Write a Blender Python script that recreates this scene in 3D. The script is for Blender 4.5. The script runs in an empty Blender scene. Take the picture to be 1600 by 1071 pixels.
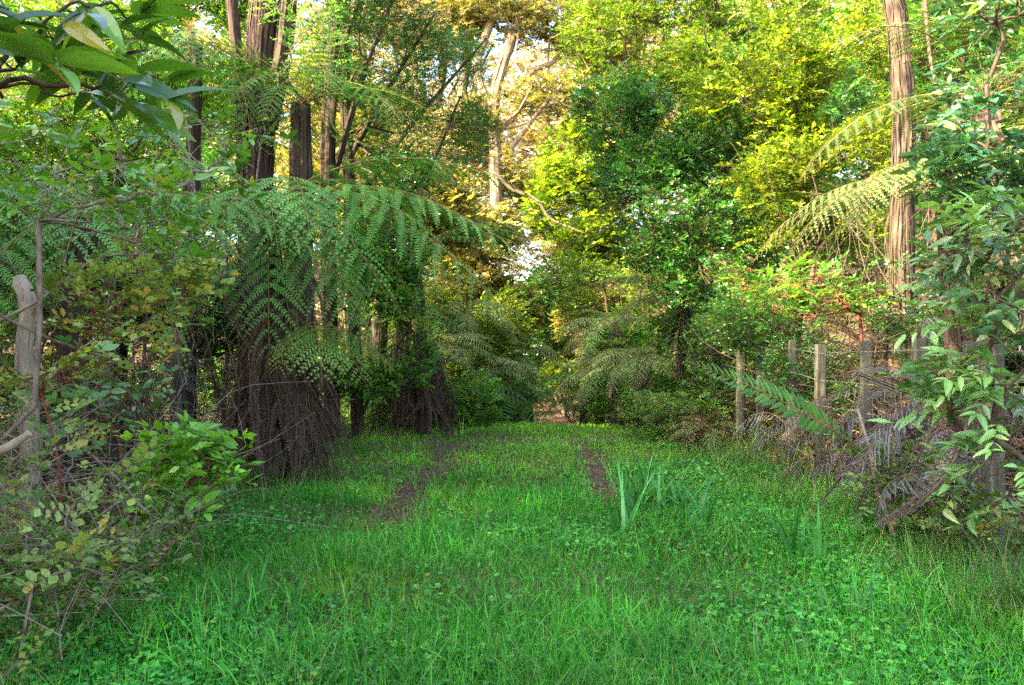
import bpy, math, random
import numpy as np
from mathutils import Vector, Matrix, Euler
S = bpy.context.scene
# ---------------------------------------------------------------- camera, sky, sun, exposure
F = 1244.0          # focal length in photo pixels (photo is 1600 wide)
EYE = 1.25
cam = bpy.data.cameras.new('camera'); co = bpy.data.objects.new('camera', cam)
S.collection.objects.link(co); S.camera = co
cam.sensor_width = 36.0; cam.lens = 36.0 * F / 1600.0
cam.clip_start = 0.05; cam.clip_end = 600
co.location = (0, 0, EYE); co.rotation_euler = (math.radians(90), 0, 0)
SUN_EL, SUN_AZ = 31.0, -116.0     # azimuth: degrees clockwise from +Y (north) of the place the sun stands
w = bpy.data.worlds.new('World'); S.world = w; w.use_nodes = True
nt = w.node_tree; bg = nt.nodes['Background']
sky = nt.nodes.new('ShaderNodeTexSky'); sky.sky_type = 'NISHITA'; sky.sun_disc = False
sky.sun_elevation = math.radians(SUN_EL); sky.sun_rotation = math.radians(SUN_AZ)
sky.dust_density = 3.5; sky.ozone_density = 0.4
nt.links.new(sky.outputs[0], bg.inputs[0]); bg.inputs[1].default_value = 0.135
sl = bpy.data.lights.new('sun', 'SUN'); sl.energy = 4.2; sl.angle = math.radians(0.5); sl.color = (1.0, 0.83, 0.54)
so = bpy.data.objects.new('sun', sl); S.collection.objects.link(so)
az = math.radians(SUN_AZ); el = math.radians(SUN_EL)
tosun = Vector((math.sin(az) * math.cos(el), math.cos(az) * math.cos(el), math.sin(el)))
so.rotation_euler = tosun.to_track_quat('Z', 'Y').to_euler()
so.location = tosun * 60
S.view_settings.view_transform = 'Standard'; S.view_settings.look = 'None'
S.view_settings.exposure = 3.15; S.view_settings.gamma = 1.0
S.render.engine = 'CYCLES'
S.cycles.max_bounces = 8; S.cycles.diffuse_bounces = 2; S.cycles.glossy_bounces = 2
S.cycles.transmission_bounces = 3; S.cycles.use_denoising = False
S.cycles.sample_clamp_indirect = 6

rng = np.random.default_rng(7)
U = lambda a, b, n=None: rng.uniform(a, b, n)
def P(px, py, Y): return np.array([(px - 800) / F * Y, Y, EYE + (535.5 - py) / F * Y])

# ---------------------------------------------------------------- mesh helpers
class MB:
    def __init__(s): s.V = []; s.F = []; s.M = []; s.R = []; s.n = 0
    def add(s, V, Fc, M=0, R=0.0):
        V = np.asarray(V, float); Fc = np.asarray(Fc, int)
        s.V.append(V); s.F.append(np.where(Fc >= 0, Fc + s.n, -1))
        s.M.append(np.broadcast_to(np.asarray(M, int), (len(Fc),))); s.R.append(np.broadcast_to(np.asarray(R, float), (len(V),)))
        s.n += len(V)
    def tpl(s): return (np.concatenate(s.V), np.concatenate(s.F), np.concatenate(s.M), np.concatenate(s.R))
    def stamp(s, t, A, pos, r=None):
        """A: (N,3,3) matrices whose columns are the images of x,y,z; pos (N,3)"""
        N = len(pos)
        if N == 0: return
        V, Fc, M, R = t; nv = len(V)
        W = np.einsum('nij,vj->nvi', A, V) + np.asarray(pos)[:, None, :]
        FF = np.where(Fc[None] >= 0, Fc[None] + (np.arange(N) * nv)[:, None, None], -1).reshape(-1, 4)
        r = U(0, 1, N) if r is None else np.broadcast_to(r, (N,))
        RR = (R[None] + r[:, None]) % 1.0
        s.add(W.reshape(-1, 3), FF, np.tile(M, N), RR.reshape(-1))
    def build(s, name, mats, parent=None, origin=(0, 0, 0), smooth=False):
        me = mesh_from(name, s, mats, origin, smooth)
        return link(name, me, parent, origin)

def mesh_from(name, s, mats, origin=(0, 0, 0), smooth=False):
    V, Fc, M, R = s.tpl(); V = V - np.asarray(origin, float)
    tri = Fc[:, 3] < 0
    tot = np.where(tri, 3, 4); st = np.concatenate([[0], np.cumsum(tot)[:-1]])
    flat = Fc.reshape(-1); flat = flat[flat >= 0]
    me = bpy.data.meshes.new(name)
    me.vertices.add(len(V)); me.vertices.foreach_set('co', V.astype(np.float32).ravel())
    me.loops.add(len(flat)); me.loops.foreach_set('vertex_index', flat.astype(np.int32))
    me.polygons.add(len(Fc)); me.polygons.foreach_set('loop_start', st.astype(np.int32))
    me.polygons.foreach_set('loop_total', tot.astype(np.int32))
    me.polygons.foreach_set('material_index', M.astype(np.int32))
    me.polygons.foreach_set('use_smooth', np.full(len(Fc), smooth, dtype=bool))
    for m in (mats if isinstance(mats, (list, tuple)) else [mats]): me.materials.append(m)
    a = me.attributes.new('r', 'FLOAT', 'POINT'); a.data.foreach_set('value', R.astype(np.float32))
    me.update(calc_edges=True)
    return me
def link(name, data, parent=None, loc=(0, 0, 0), rot=(0, 0, 0), sc=1.0):
    o = bpy.data.objects.new(name, data); S.collection.objects.link(o)
    if parent is not None:
        o.parent = parent
        loc = np.asarray(loc, float) - np.asarray(parent.location)
    o.location = tuple(loc); o.rotation_euler = rot; o.scale = (sc, sc, sc)
    return o
def tag(o, label=None, cat=None, group=None, kind=None):
    if label: o['label'] = label
    if cat: o['category'] = cat
    if group: o['group'] = group
    if kind: o['kind'] = kind
    return o
def thing(name, label, cat, loc, group=None):
    o = bpy.data.objects.new(name, None); S.collection.objects.link(o); o.location = tuple(loc)
    o.empty_display_size = 0.1
    return tag(o, label, cat, group)

def euler_m(yaw, pitch, roll):
    cy, sy, cp, sp, cr, sr = np.cos(yaw), np.sin(yaw), np.cos(pitch), np.sin(pitch), np.cos(roll), np.sin(roll)
    z = np.zeros_like(cy)
    X = np.stack([cy * cp, sy * cp, sp], -1)
    Y0 = np.stack([-sy, cy, z], -1); Z0 = np.cross(X, Y0)
    Y = Y0 * cr[..., None] + Z0 * sr[..., None]; Z = np.cross(X, Y)
    return np.stack([X, Y, Z], -1)
def scl(A, sx, sy=None, sz=None):
    sy = sx if sy is None else sy; sz = sy if sz is None else sz
    return A * np.stack([np.broadcast_to(sx, (len(A),)), np.broadcast_to(sy, (len(A),)), np.broadcast_to(sz, (len(A),))], -1)[:, None, :]

def tube(mb, pts, rad, sides=6, mat=0, r=0.5, cap=True, rough=0.0):
    pts = np.asarray(pts, float); n = len(pts); rad = np.broadcast_to(rad, (n,)).astype(float)
    T = np.gradient(pts, axis=0); T /= np.linalg.norm(T, axis=1)[:, None] + 1e-9
    ref = np.array([0, 0, 1.0]) if abs(T[:, 2]).mean() < 0.7 else np.array([1.0, 0, 0])
    A = np.cross(T, ref); A /= np.linalg.norm(A, axis=1)[:, None] + 1e-9; B = np.cross(T, A)
    th = np.arange(sides) / sides * 2 * np.pi
    R = rad[:, None] * (1 + rough * rng.normal(0, 1, (n, sides)) if rough else np.ones((n, sides)))
    V = pts[:, None] + R[..., None] * (np.cos(th)[None, :, None] * A[:, None] + np.sin(th)[None, :, None] * B[:, None])
    i = np.arange(n - 1)[:, None] * sides; j = np.arange(sides)[None]; k = (j + 1) % sides
    Fc = np.stack([i + j, i + k, i + sides + k, i + sides + j], -1).reshape(-1, 4)
    mb.add(V.reshape(-1, 3), Fc, mat, r)
    if cap:
        c0 = mb.n
        mb.add(np.concatenate([V[-1], [pts[-1] + T[-1] * rad[-1] * .15]]), [[a, (a + 1) % sides, sides, -1] for a in range(sides)], mat, r)
def curve(pts, n):
    """catmull-rom through the points"""
    p = np.asarray(pts, float); p = np.vstack([2 * p[0] - p[1], p, 2 * p[-1] - p[-2]])
    out = []; m = len(p) - 3
    for t in np.linspace(0, m - 1e-6, n):
        i = int(t); u = t - i; a, b, c, d = p[i:i + 4]
        out.append(.5 * (2 * b + (c - a) * u + (2 * a - 5 * b + 4 * c - d) * u * u + (3 * b - a - 3 * c + d) * u ** 3))
    return np.array(out)

# ---------------------------------------------------------------- materials
def newmat(name):
    m = bpy.data.materials.new(name); m.use_nodes = True; n = m.node_tree; n.nodes.clear()
    return m, n, n.nodes.new('ShaderNodeOutputMaterial')
def ramp(n, fac, stops):
    r = n.nodes.new('ShaderNodeValToRGB'); e = r.color_ramp.elements
    while len(e) < len(stops): e.new(0.5)
    for k, (p, c) in enumerate(stops): e[k].position = p; e[k].color = (*c, 1)
    n.links.new(fac, r.inputs[0]); return r.outputs[0]
def leafmat(name, c1, c2, c3=None, trans=0.35, rough=0.45, spec=0.5, tcol=(1.5, 1.35, 0.45), nsc=1.7):
    """c1..c2 vary leaf by leaf, a few leaves are c3"""
    m, n, out = newmat(name)
    at = n.nodes.new('ShaderNodeAttribute'); at.attribute_name = 'r'
    st = [(0.0, tuple(v * .55 for v in c1)), (.5, tuple((a + b) * .45 for a, b in zip(c1, c2))), (0.90, tuple(v * 1.12 for v in c2))]
    if c3: st += [(0.93, c3), (1.0, c3)]
    col = ramp(n, at.outputs['Fac'], st)
    tc = n.nodes.new('ShaderNodeTexCoord')
    nz = n.nodes.new('ShaderNodeTexNoise'); nz.inputs['Scale'].default_value = nsc; nz.inputs['Detail'].default_value = 1
    n.links.new(tc.outputs['Object'], nz.inputs['Vector'])
    hs = n.nodes.new('ShaderNodeHueSaturation')
    mr = n.nodes.new('ShaderNodeMapRange'); mr.inputs[1].default_value = .3; mr.inputs[2].default_value = .7
    mr.inputs[3].default_value = 0.6; mr.inputs[4].default_value = 1.35
    n.links.new(nz.outputs[0], mr.inputs[0]); n.links.new(mr.outputs[0], hs.inputs['Value'])
    oi = n.nodes.new('ShaderNodeObjectInfo'); mr2 = n.nodes.new('ShaderNodeMapRange')
    mr2.inputs[3].default_value = .49; mr2.inputs[4].default_value = .51
    n.links.new(oi.outputs['Random'], mr2.inputs[0]); n.links.new(mr2.outputs[0], hs.inputs['Hue'])
    n.links.new(col, hs.inputs['Color'])
    p = n.nodes.new('ShaderNodeBsdfPrincipled'); p.inputs['Roughness'].default_value = rough
    p.inputs['Specular IOR Level'].default_value = spec
    n.links.new(hs.outputs[0], p.inputs['Base Color'])
    if trans > 0:
        t = n.nodes.new('ShaderNodeBsdfTranslucent'); mx = n.nodes.new('ShaderNodeMix'); mx.data_type = 'RGBA'
        mx.blend_type = 'MULTIPLY'; mx.inputs[0].default_value = 1.0; mx.clamp_result = False
        n.links.new(hs.outputs[0], mx.inputs[6]); mx.inputs[7].default_value = (*tcol, 1)
        n.links.new(mx.outputs[2], t.inputs[0])
        ms = n.nodes.new('ShaderNodeMixShader'); ms.inputs[0].default_value = trans
        n.links.new(p.outputs[0], ms.inputs[1]); n.links.new(t.outputs[0], ms.inputs[2]); n.links.new(ms.outputs[0], out.inputs[0])
    else: n.links.new(p.outputs[0], out.inputs[0])
    return m
def barkmat(name, c1, c2, c3=None, zs=0.15, sc=14, bump=0.6, rough=0.9):
    m, n, out = newmat(name)
    tc = n.nodes.new('ShaderNodeTexCoord'); mp = n.nodes.new('ShaderNodeMapping'); mp.inputs['Scale'].default_value = (1, 1, zs)
    n.links.new(tc.outputs['Object'], mp.inputs[0])
    nz = n.nodes.new('ShaderNodeTexNoise'); nz.inputs['Scale'].default_value = sc; nz.inputs['Detail'].default_value = 6; nz.inputs['Roughness'].default_value = .65
    n.links.new(mp.outputs[0], nz.inputs['Vector'])
    st = [(0.32, c1), (0.62, c2)] + ([(0.75, c3)] if c3 else [])
    col = ramp(n, nz.outputs[0], st)
    p = n.nodes.new('ShaderNodeBsdfPrincipled'); p.inputs['Roughness'].default_value = rough; p.inputs['Specular IOR Level'].default_value = .25
    n.links.new(col, p.inputs['Base Color'])
    b = n.nodes.new('ShaderNodeBump'); b.inputs['Strength'].default_value = bump; b.inputs['Distance'].default_value = .01
    n.links.new(nz.outputs[0], b.inputs['Height']); n.links.new(b.outputs[0], p.inputs['Normal'])
    n.links.new(p.outputs[0], out.inputs[0]); return m

M = {}
M['twig'] = barkmat('twig', (.045, .03, .02), (.12, .085, .06), sc=30, zs=.6)
M['twigred'] = barkmat('twig_red', (.14, .035, .02), (.26, .09, .06), sc=30, zs=.6)
M['twiggrey'] = barkmat('twig_grey', (.09, .065, .05), (.28, .22, .17), sc=25, zs=.6)
M['darkbark'] = barkmat('dark_bark', (.02, .014, .01), (.08, .055, .04), (.17, .14, .11))
M['shagbark'] = barkmat('shaggy_bark', (.03, .016, .012), (.09, .06, .048), (.22, .17, .14), zs=.05, sc=34, bump=1.0)
M['palebark'] = barkmat('pale_bark', (.12, .09, .06), (.34, .27, .2), (.5, .43, .34), zs=.25, sc=9)
M['post'] = barkmat('weathered_wood', (.03, .03, .022), (.12, .115, .085), (.27, .27, .22), zs=.09, sc=26, bump=1.0)
M['post2'] = barkmat('pale_weathered_wood', (.10, .07, .055), (.27, .21, .18), (.42, .36, .32), zs=.08, sc=26, bump=1.0)
M['wire'] = barkmat('wire', (.10, .09, .08), (.26, .24, .22), sc=30, bump=.1, rough=.5)
M['fernA'] = leafmat('silver_fern_green', (.13, .40, .05), (.24, .58, .11), trans=.28, rough=.5, spec=.35)
M['fernB'] = leafmat('fern_green', (.06, .25, .02), (.13, .40, .045), trans=.3, rough=.5)
M['fernC'] = leafmat('fern_yellow_green', (.14, .34, .03), (.34, .46, .04), (.5, .3, .05), trans=.3)
M['fernD'] = leafmat('fern_olive', (.05, .12, .03), (.12, .22, .06), trans=.3)
M['fernG'] = leafmat('fern_grey_green', (.22, .38, .09), (.40, .54, .20), (.42, .38, .12), trans=.2, rough=.45)  # grey green, lightened to put sunlight into the fern colour
M['dead'] = leafmat('dead_fern', (.13, .085, .06), (.46, .35, .28), (.56, .49, .44), trans=.05, rough=.7, spec=.3)
M['deadgrey'] = leafmat('dead_fern_grey', (.12, .11, .11), (.46, .45, .48), (.64, .65, .69), trans=.05, rough=.6, spec=.4)
M['rachis'] = barkmat('fern_stalk', (.10, .08, .02), (.22, .17, .05), sc=20)
M['rachisd'] = barkmat('dead_stalk', (.05, .03, .02), (.16, .10, .07), sc=20)
M['grass'] = leafmat('grass_blade', (.035, .25, .015), (.13, .52, .04), (.28, .34, .10), trans=.3, rough=.45, spec=.35, nsc=.8)
M['grassY'] = leafmat('short_grass', (.09, .34, .008), (.24, .56, .02), (.3, .34, .08), trans=.3, rough=.45, nsc=.8)
M['clover'] = leafmat('clover_leaf', (.02, .19, .02), (.09, .42, .055), (.18, .46, .05), trans=.25, rough=.42, spec=.4, nsc=1.2)
M['litter'] = leafmat('dry_leaf', (.12, .06, .025), (.22, .125, .06), (.32, .24, .15), trans=.05, rough=.8, spec=.2)
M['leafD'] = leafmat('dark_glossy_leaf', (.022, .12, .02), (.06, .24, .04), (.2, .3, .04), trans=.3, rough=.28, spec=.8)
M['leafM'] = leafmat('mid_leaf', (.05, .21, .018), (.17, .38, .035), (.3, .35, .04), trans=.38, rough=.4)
M['leafY'] = leafmat('bright_leaf', (.06, .19, .01), (.27, .37, .022), (.46, .44, .06), trans=.45, rough=.45)
M['leafO'] = leafmat('olive_leaf', (.12, .16, .03), (.34, .34, .09), (.44, .32, .12), trans=.35, rough=.55)
M['leafT'] = leafmat('tan_leaf', (.22, .20, .08), (.50, .44, .23), (.54, .40, .25), trans=.3, rough=.6)  # tan foliage, its paleness also standing in for sunlit haze
M['leafB'] = leafmat('broad_leaf', (.05, .21, .02), (.16, .38, .03), (.40, .38, .03), trans=.32, rough=.25, spec=.8)
M['leafL'] = leafmat('lance_leaf', (.06, .23, .05), (.22, .45, .12), (.3, .4, .12), trans=.3, rough=.3, spec=.8)
M['leafY2'] = leafmat('yellow_green_leaf', (.04, .16, .01), (.21, .33, .022), (.36, .35, .05), trans=.34, rough=.42)
M['leafBG'] = leafmat('blue_green_leaf', (.035, .16, .05), (.13, .33, .13), (.25, .35, .08), trans=.25, rough=.25, spec=.9)
M['kanbark'] = barkmat('kanuka_bark', (.09, .065, .045), (.30, .22, .15), (.46, .37, .27), zs=.3, sc=10, bump=1.0)
M['leafG'] = leafmat('fresh_leaf', (.12, .42, .03), (.26, .60, .06), trans=.35, rough=.35)
M['flake'] = barkmat('flaking_bark', (.03, .02, .014), (.11, .08, .055), (.23, .18, .13), zs=.35, sc=13, bump=1.0)
M['leafC'] = leafmat('small_leaf_pale', (.10, .24, .03), (.27, .37, .09), (.42, .34, .07), trans=.3, rough=.45)
M['blade'] = leafmat('iris_blade', (.04, .28, .05), (.14, .46, .10), trans=.3, rough=.4, spec=.5)
M['sedge'] = leafmat('sedge_blade', (.06, .18, .02), (.17, .30, .05), (.42, .33, .2), trans=.25, rough=.45)

# ---------------------------------------------------------------- leaf and sprig templates
def T(mb): return mb.tpl()
def leaf_lo(w=.28, fold=.06, droop=.1):
    m = MB(); m.add([(0, 0, 0), (.42, w, fold), (1, 0, -droop), (.42, -w, fold)], [(0, 2, 1, -1), (0, 3, 2, -1)]); return m.tpl()
def leaf_hi(w=.2, fold=.05, droop=.15, peak=.4, wavy=0.0):
    m = MB(); ts = [0, .12, .3, .5, .7, .88, 1]; V = []
    for k, t in enumerate(ts):
        ww = w * (math.sin(math.pi * t ** (math.log(.5) / math.log(peak))) ** .85 if 0 < t < 1 else 0.004)
        z = -droop * t * t; wv = wavy * (1 if k % 2 else -1)
        V += [(t, ww, z + fold * ww / w + wv), (t, 0, z), (t, -ww, z + fold * ww / w - wv)]
    Fc = []
    for k in range(len(ts) - 1):
        a = k * 3; Fc += [(a, a + 1, a + 4, a + 3), (a + 1, a + 2, a + 5, a + 4)]
    m.add(V, Fc); return m.tpl()
def pinnule():
    m = MB(); m.add([(0, .7, 0), (0, -.7, 0), (.55, -.95, .1), (1, 0, -.1), (.55, .95, .1)], [(0, 1, 2, 4), (4, 2, 3, -1)]); return m.tpl()
LO = leaf_lo(); LOW = leaf_lo(.36); NAR = leaf_lo(.14, .02)
def sprig(L, nl, leaf, ll, yaw=55, jit=14, opp=False, tr=.0022, pitch=8, bend=.15):
    """a twig along +X carrying nl leaves; material 0 = twig, 1 = leaf"""
    m = MB(); u = np.linspace(0, 1, 4)
    path = lambda u: np.stack([u * L, np.sin(u * 3) * L * .05 * path.s, -bend * L * u * u + .05 * L * u], -1)
    path.s = random.choice([-1, 1])
    tube(m, path(u), np.linspace(tr, tr * .4, 4), 3, 0, cap=False)
    us, ys, sd = [], [], []
    k = nl // 2 if opp else nl
    for i in range(k):
        t = .15 + .82 * i / max(1, k - 1)
        for s in ((1, -1) if opp else ((1 if i % 2 else -1),)):
            us.append(t); ys.append(s)
    us.append(1.0); ys.append(0)
    us = np.array(us); ys = np.array(ys); n = len(us)
    yw = np.radians(ys * yaw + rng.normal(0, jit, n)); pt = np.radians(pitch + rng.normal(0, jit, n)); ro = np.radians(rng.normal(0, 22, n))
    A = euler_m(yw, pt, ro); s = ll * U(.65, 1.15, n)
    lt = (leaf[0], leaf[1], np.full(len(leaf[1]), 1), leaf[3])
    m.stamp(lt, scl(A, s), path(us), U(0, .25, n)); return m.tpl()
def sprigs(k, *a, **kw): return [sprig(*a, **kw) for _ in range(k)]

# ---------------------------------------------------------------- shrubs and crowns
def noise3(p, s, ph=0.0):
    q = p * s
    return (np.sin(q[:, 0] * 1.7 + 1.3 * np.sin(q[:, 1] * 1.1 + ph) + ph) + np.sin(q[:, 1] * 1.9 + 1.2 * np.sin(q[:, 2] * 1.3 + ph * 2)) + np.sin(q[:, 2] * 2.1 + 1.4 * np.sin(q[:, 0] * .9 + ph * 3))) / 3
def in_lobes(lobes, n, shell=.35, thr=-.25, ns=2.0):
    """n points in a union of ellipsoids, gaps where a noise is low"""
    vol = np.array([abs(l[1][0] * l[1][1] * l[1][2]) ** .7 for l in lobes]); vol /= vol.sum()
    pts, outw = [], []
    ph = U(0, 6); need = n
    for _ in range(8):
        k = rng.choice(len(lobes), need * 2, p=vol)
        d = rng.normal(0, 1, (len(k), 3)); d /= np.linalg.norm(d, axis=1)[:, None]
        r = U(shell ** 3, 1, len(k)) ** (1 / 3)
        c = np.array([lobes[i][0] for i in k]); ra = np.array([lobes[i][1] for i in k])
        p = c + d * ra * r[:, None]
        ok = noise3(p, ns, ph) > thr
        pts.append(p[ok]); outw.append(d[ok])
        if sum(map(len, pts)) >= n: break
    return np.concatenate(pts)[:n], np.concatenate(outw)[:n]
def skeleton(mb, base, hubs, rtip=.006, expo=.45, wander=.08, mat=0, sides=6, rmax=9, stems=1):
    """join hub points to the base by the nearest way: a branching frame with a pipe-model radius"""
    base = np.asarray(base, float); order = np.argsort(np.linalg.norm(hubs - base, axis=1))
    nodes = [base]; par = [-1]; dist = [0.0]
    for i in order:
        h = hubs[i]; N = np.array(nodes)
        c = np.linalg.norm(N - h, axis=1) + .45 * np.array(dist)
        # prefer joints below the hub
        c += np.where(N[:, 2] > h[2] + .1, .6, 0)
        j = int(np.argmin(c)); nodes.append(h); par.append(j); dist.append(dist[j] + np.linalg.norm(h - nodes[j]))
    cnt = np.ones(len(nodes))
    for i in range(len(nodes) - 1, 0, -1): cnt[par[i]] += cnt[i]
    rad = np.minimum(rtip * cnt ** expo, rmax)
    for i in range(1, len(nodes)):
        a, b = nodes[par[i]], nodes[i]; L = np.linalg.norm(b - a)
        if L < 1e-4: continue
        m1 = a + (b - a) * .35 + rng.normal(0, wander * L, 3); m2 = a + (b - a) * .7 + rng.normal(0, wander * L, 3)
        m1[2] -= .0 ; n = 5 if L > .3 else 4
        r0 = min(rad[par[i]], rad[i] * 1.35)
        tube(mb, curve([a, m1, m2, b], n + 2), np.linspace(r0, rad[i] * .9, n + 2), sides if rad[i] > .008 else 4, mat, cap=False)
    return np.array(nodes)
def shrub(name, label, cat, base, lobes, n, spr, mats, hubs=50, rtip=.005, scale=(.55, 1.3), expo=.40, shell=.35, thr=-.25, ns=2.0,
          updir=.35, group=None, stemname='stem', leafname='foliage', pitch=(-25, 45), twigr=.0016, extra=None, parent=None):
    base = np.asarray(base, float)
    root = parent or thing(name, label, cat, base, group)
    n = int(n * 2.0) if n >= 800 else n
    pts, ow = in_lobes(lobes, n, shell, thr, ns)
    mb = MB(); H = pts[rng.choice(len(pts), min(hubs, len(pts)), replace=False)]
    H = H - ow[:len(H)] * 0
    nodes = skeleton(mb, base, H, rtip, expo)
    leaf = MB()
    # sprig direction: away from the nearest frame node, with a random turn
    step = max(1, len(nodes) // 200); N = nodes[1:][::step] if len(nodes) > 2 else nodes
    idx = np.concatenate([np.argmin(((c[:, None] - N[None]) ** 2).sum(-1), axis=1) for c in np.array_split(pts, max(1, len(pts) // 500))])
    v = pts - N[idx] + ow * .25
    yaw = np.arctan2(v[:, 1], v[:, 0]) + rng.normal(0, .6, len(pts)); pit = np.radians(U(*pitch, len(pts)))
    A = euler_m(yaw, pit, rng.normal(0, .4, len(pts))); s = U(*scale, len(pts))
    which = rng.integers(0, len(spr), len(pts))
    for k, t in enumerate(spr):
        q = which == k; leaf.stamp(t, scl(A[q], s[q]), pts[q])
    # fine twigs that tie a share of the sprigs to the frame
    tie = rng.choice(len(pts), min(len(pts), 500), replace=False)
    for i in tie:
        a, b = N[idx[i]], pts[i]; mid = (a + b) / 2 + rng.normal(0, .06, 3) * np.linalg.norm(b - a)
        tube(leaf, np.array([a, mid, b]), np.array([twigr * 1.7, twigr * 1.3, twigr]), 3, 0, cap=False)
    mb.build(stemname, [mats[0]], root, base, smooth=True)
    leaf.build(leafname, mats, root, base)
    return root
def lobe(px, py, Y, rx, ry, rd): return (P(px, py, Y), (rx * Y / F, rd, ry * Y / F))

# ---------------------------------------------------------------- ground
def ss(x, a, b): t = np.clip((x - a) / (b - a), 0, 1); return t * t * (3 - 2 * t)
def gh(x, y):
    x = np.asarray(x, float); y = np.asarray(y, float)
    h = 0.02 * np.sin(x * 2.1 + y * .7) + .015 * np.sin(y * 3.1 - x * 1.3) + .01 * np.sin(x * 7 + y * 5)
    h = h - .05 * (np.exp(-((x - .78) / .16) ** 2) + np.exp(-((x + .78) / .16) ** 2)) * ss(y, 4, 5.5) * (1 - ss(y, 11, 12))
    h = h - 1.15 * ss(y, 11.5, 19) * (1 - ss(abs(x), 4, 8))
    h = h + 1.0 * ss(y, 22, 32)
    h = h + .42 * np.clip(x - 3.3, 0, 12) * (1 - .0 * y) * (1 - ss(x, 14, 60) * .5) * ss(x, 3.3, 4.5) 
    h = h + .10 * np.clip(-x - 4.0, 0, 20)
    h = h + .30 * np.clip(y - 30, 0, 16)
    return h
def spread(a, b, n, c=0, k=1.6):
    t = np.linspace(-1, 1, n); t = np.sign(t) * np.abs(t) ** k
    return np.where(t < 0, c + t * (c - a), c + t * (b - c))
gx = spread(-150, 150, 181, 0, 2.6); gy = spread(-20, 260, 221, 6, 2.6)
GX, GY = np.meshgrid(gx, gy); GZ = gh(GX, GY)
gm = MB(); nx, ny = len(gx), len(gy); ii = (np.arange(ny - 1)[:, None] * nx + np.arange(nx - 1)[None]).reshape(-1)
gm.add(np.stack([GX, GY, GZ], -1).reshape(-1, 3), np.stack([ii, ii + 1, ii + nx + 1, ii + nx], -1))
m, n, out = newmat('forest_soil')
tc = n.nodes.new('ShaderNodeTexCoord'); nz = n.nodes.new('ShaderNodeTexNoise'); nz.inputs['Scale'].default_value = 9; nz.inputs['Detail'].default_value = 8
n.links.new(tc.outputs['Object'], nz.inputs['Vector'])
c = ramp(n, nz.outputs[0], [(.3, (.05, .025, .018)), (.55, (.10, .058, .03)), (.75, (.17, .11, .06))])
p = n.nodes.new('ShaderNodeBsdfPrincipled'); p.inputs['Roughness'].default_value = .95; n.links.new(c, p.inputs['Base Color'])
b = n.nodes.new('ShaderNodeBump'); b.inputs['Strength'].default_value = .8; b.inputs['Distance'].default_value = .03
n.links.new(nz.outputs[0], b.inputs['Height']); n.links.new(b.outputs[0], p.inputs['Normal']); n.links.new(p.outputs[0], out.inputs[0])
tag(gm.build('ground', [m], smooth=True), kind='structure')
G = lambda x, y: float(gh(x, y))

# ---------------------------------------------------------------- grass, ground cover, litter
def blade_tpl(bend, w, seg=3):
    m = MB(); V = []; t = np.linspace(0, 1, seg + 1)
    for u in t:
        a = bend * u; x = (1 - math.cos(a)) / max(bend, 1e-3); z = math.sin(a) / max(bend, 1e-3)
        ww = w * (1 - u ** 1.5) + .002
        V += [(x, -ww, z), (x, ww, z)]
    m.add(V, [(2 * k, 2 * k + 1, 2 * k + 3, 2 * k + 2) for k in range(seg)]); return m.tpl()
BL = [blade_tpl(b, 1.0) for b in (.5, 1.1, 1.7, 2.3)]
def fan(r=1.0, notch=.75, k=6):
    m = MB(); V = [(0, 0, 0)]
    for i in range(k + 1):
        a = math.radians(-62 + 124 * i / k); q = r * (notch if i == k // 2 else 1) * (1 - .12 * abs(i - k / 2) / k)
        V.append((q * math.cos(a), q * math.sin(a), .12 * r * (abs(i - k / 2) / k)))
    m.add(V, [(0, i + 1, i + 2, -1) for i in range(k)]); return m.tpl()
FAN = fan()
def rosette():
    m = MB(); tube(m, [(0, 0, 0), (.1, 0, .5), (0, 0, 1.0)], .02, 3, cap=False)
    a = np.radians(np.array([0, 120, 240]) + U(-12, 12, 3))
    A = euler_m(a, np.radians(U(-25, 15, 3)), np.zeros(3)); m.stamp(FAN, scl(A, .62), np.array([[0, 0, 1.0]] * 3), U(0, .15, 3)); return m.tpl()
ROS = [rosette() for _ in range(4)]
def field(n, y0, y1, xl, xr, dens=None):
    """points on the ground, fewer with distance"""
    t = U(0, 1, n); y = y0 * (y1 / y0) ** t if y0 > 0 else U(y0, y1, n)
    x = U(0, 1, n) * (xr - xl) + xl
    if dens is not None: k = dens(x, y) > U(0, 1, n); x, y = x[k], y[k]
    return x, y
pn = lambda x, y, s, ph=0: noise3(np.stack([x, y, x * 0 + ph], -1), s, ph)
def rut(x, y):
    wob = .1 * np.sin(y * 1.3) + .05 * np.sin(y * 3.7)
    nzr = .72 + .6 * np.clip(noise3(np.stack([x, y, 0 * x], -1), 3.1, 1.7) + .35, 0, 1)
    l = np.exp(-((x + .78 + wob * .6) / .23) ** 2) * nzr * (ss(y, 4.6, 6.0) * (1 - ss(y, 9.0, 11.0)))
    r = np.exp(-((x - .80 + wob * .4) / .13) ** 2) * nzr * (ss(y, 5.4, 6.6) * (1 - ss(y, 8.6, 10.4)))
    sp = np.exp(-(((x + .78) / .16) ** 2 + ((y - 3.45) / .14) ** 2))
    return np.clip(l + r + sp, 0, 1)
def path_d(x, y):
    edge = 1 - ss(x, 2.3, 2.9); edge *= ss(x, -2.6, -2.0)
    far = 1 - ss(y, 12.4, 13.6)
    return edge * far * (1 - .985 * rut(x, y))
g = MB()
x, y = field(230000, 2.2, 13.6, -3.2, 3.2, lambda x, y: path_d(x, y) * (.8 + .2 * (pn(x, y, 1.6, 1.0) > -.1)) * np.where(y < 7, 1, .55))
h = U(.05, .15, len(x)) * (1 + .9 * np.clip(pn(x, y, 1.2, 2.2), 0, 1)) * np.where(y > 6.5, .62, 1.0)
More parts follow.
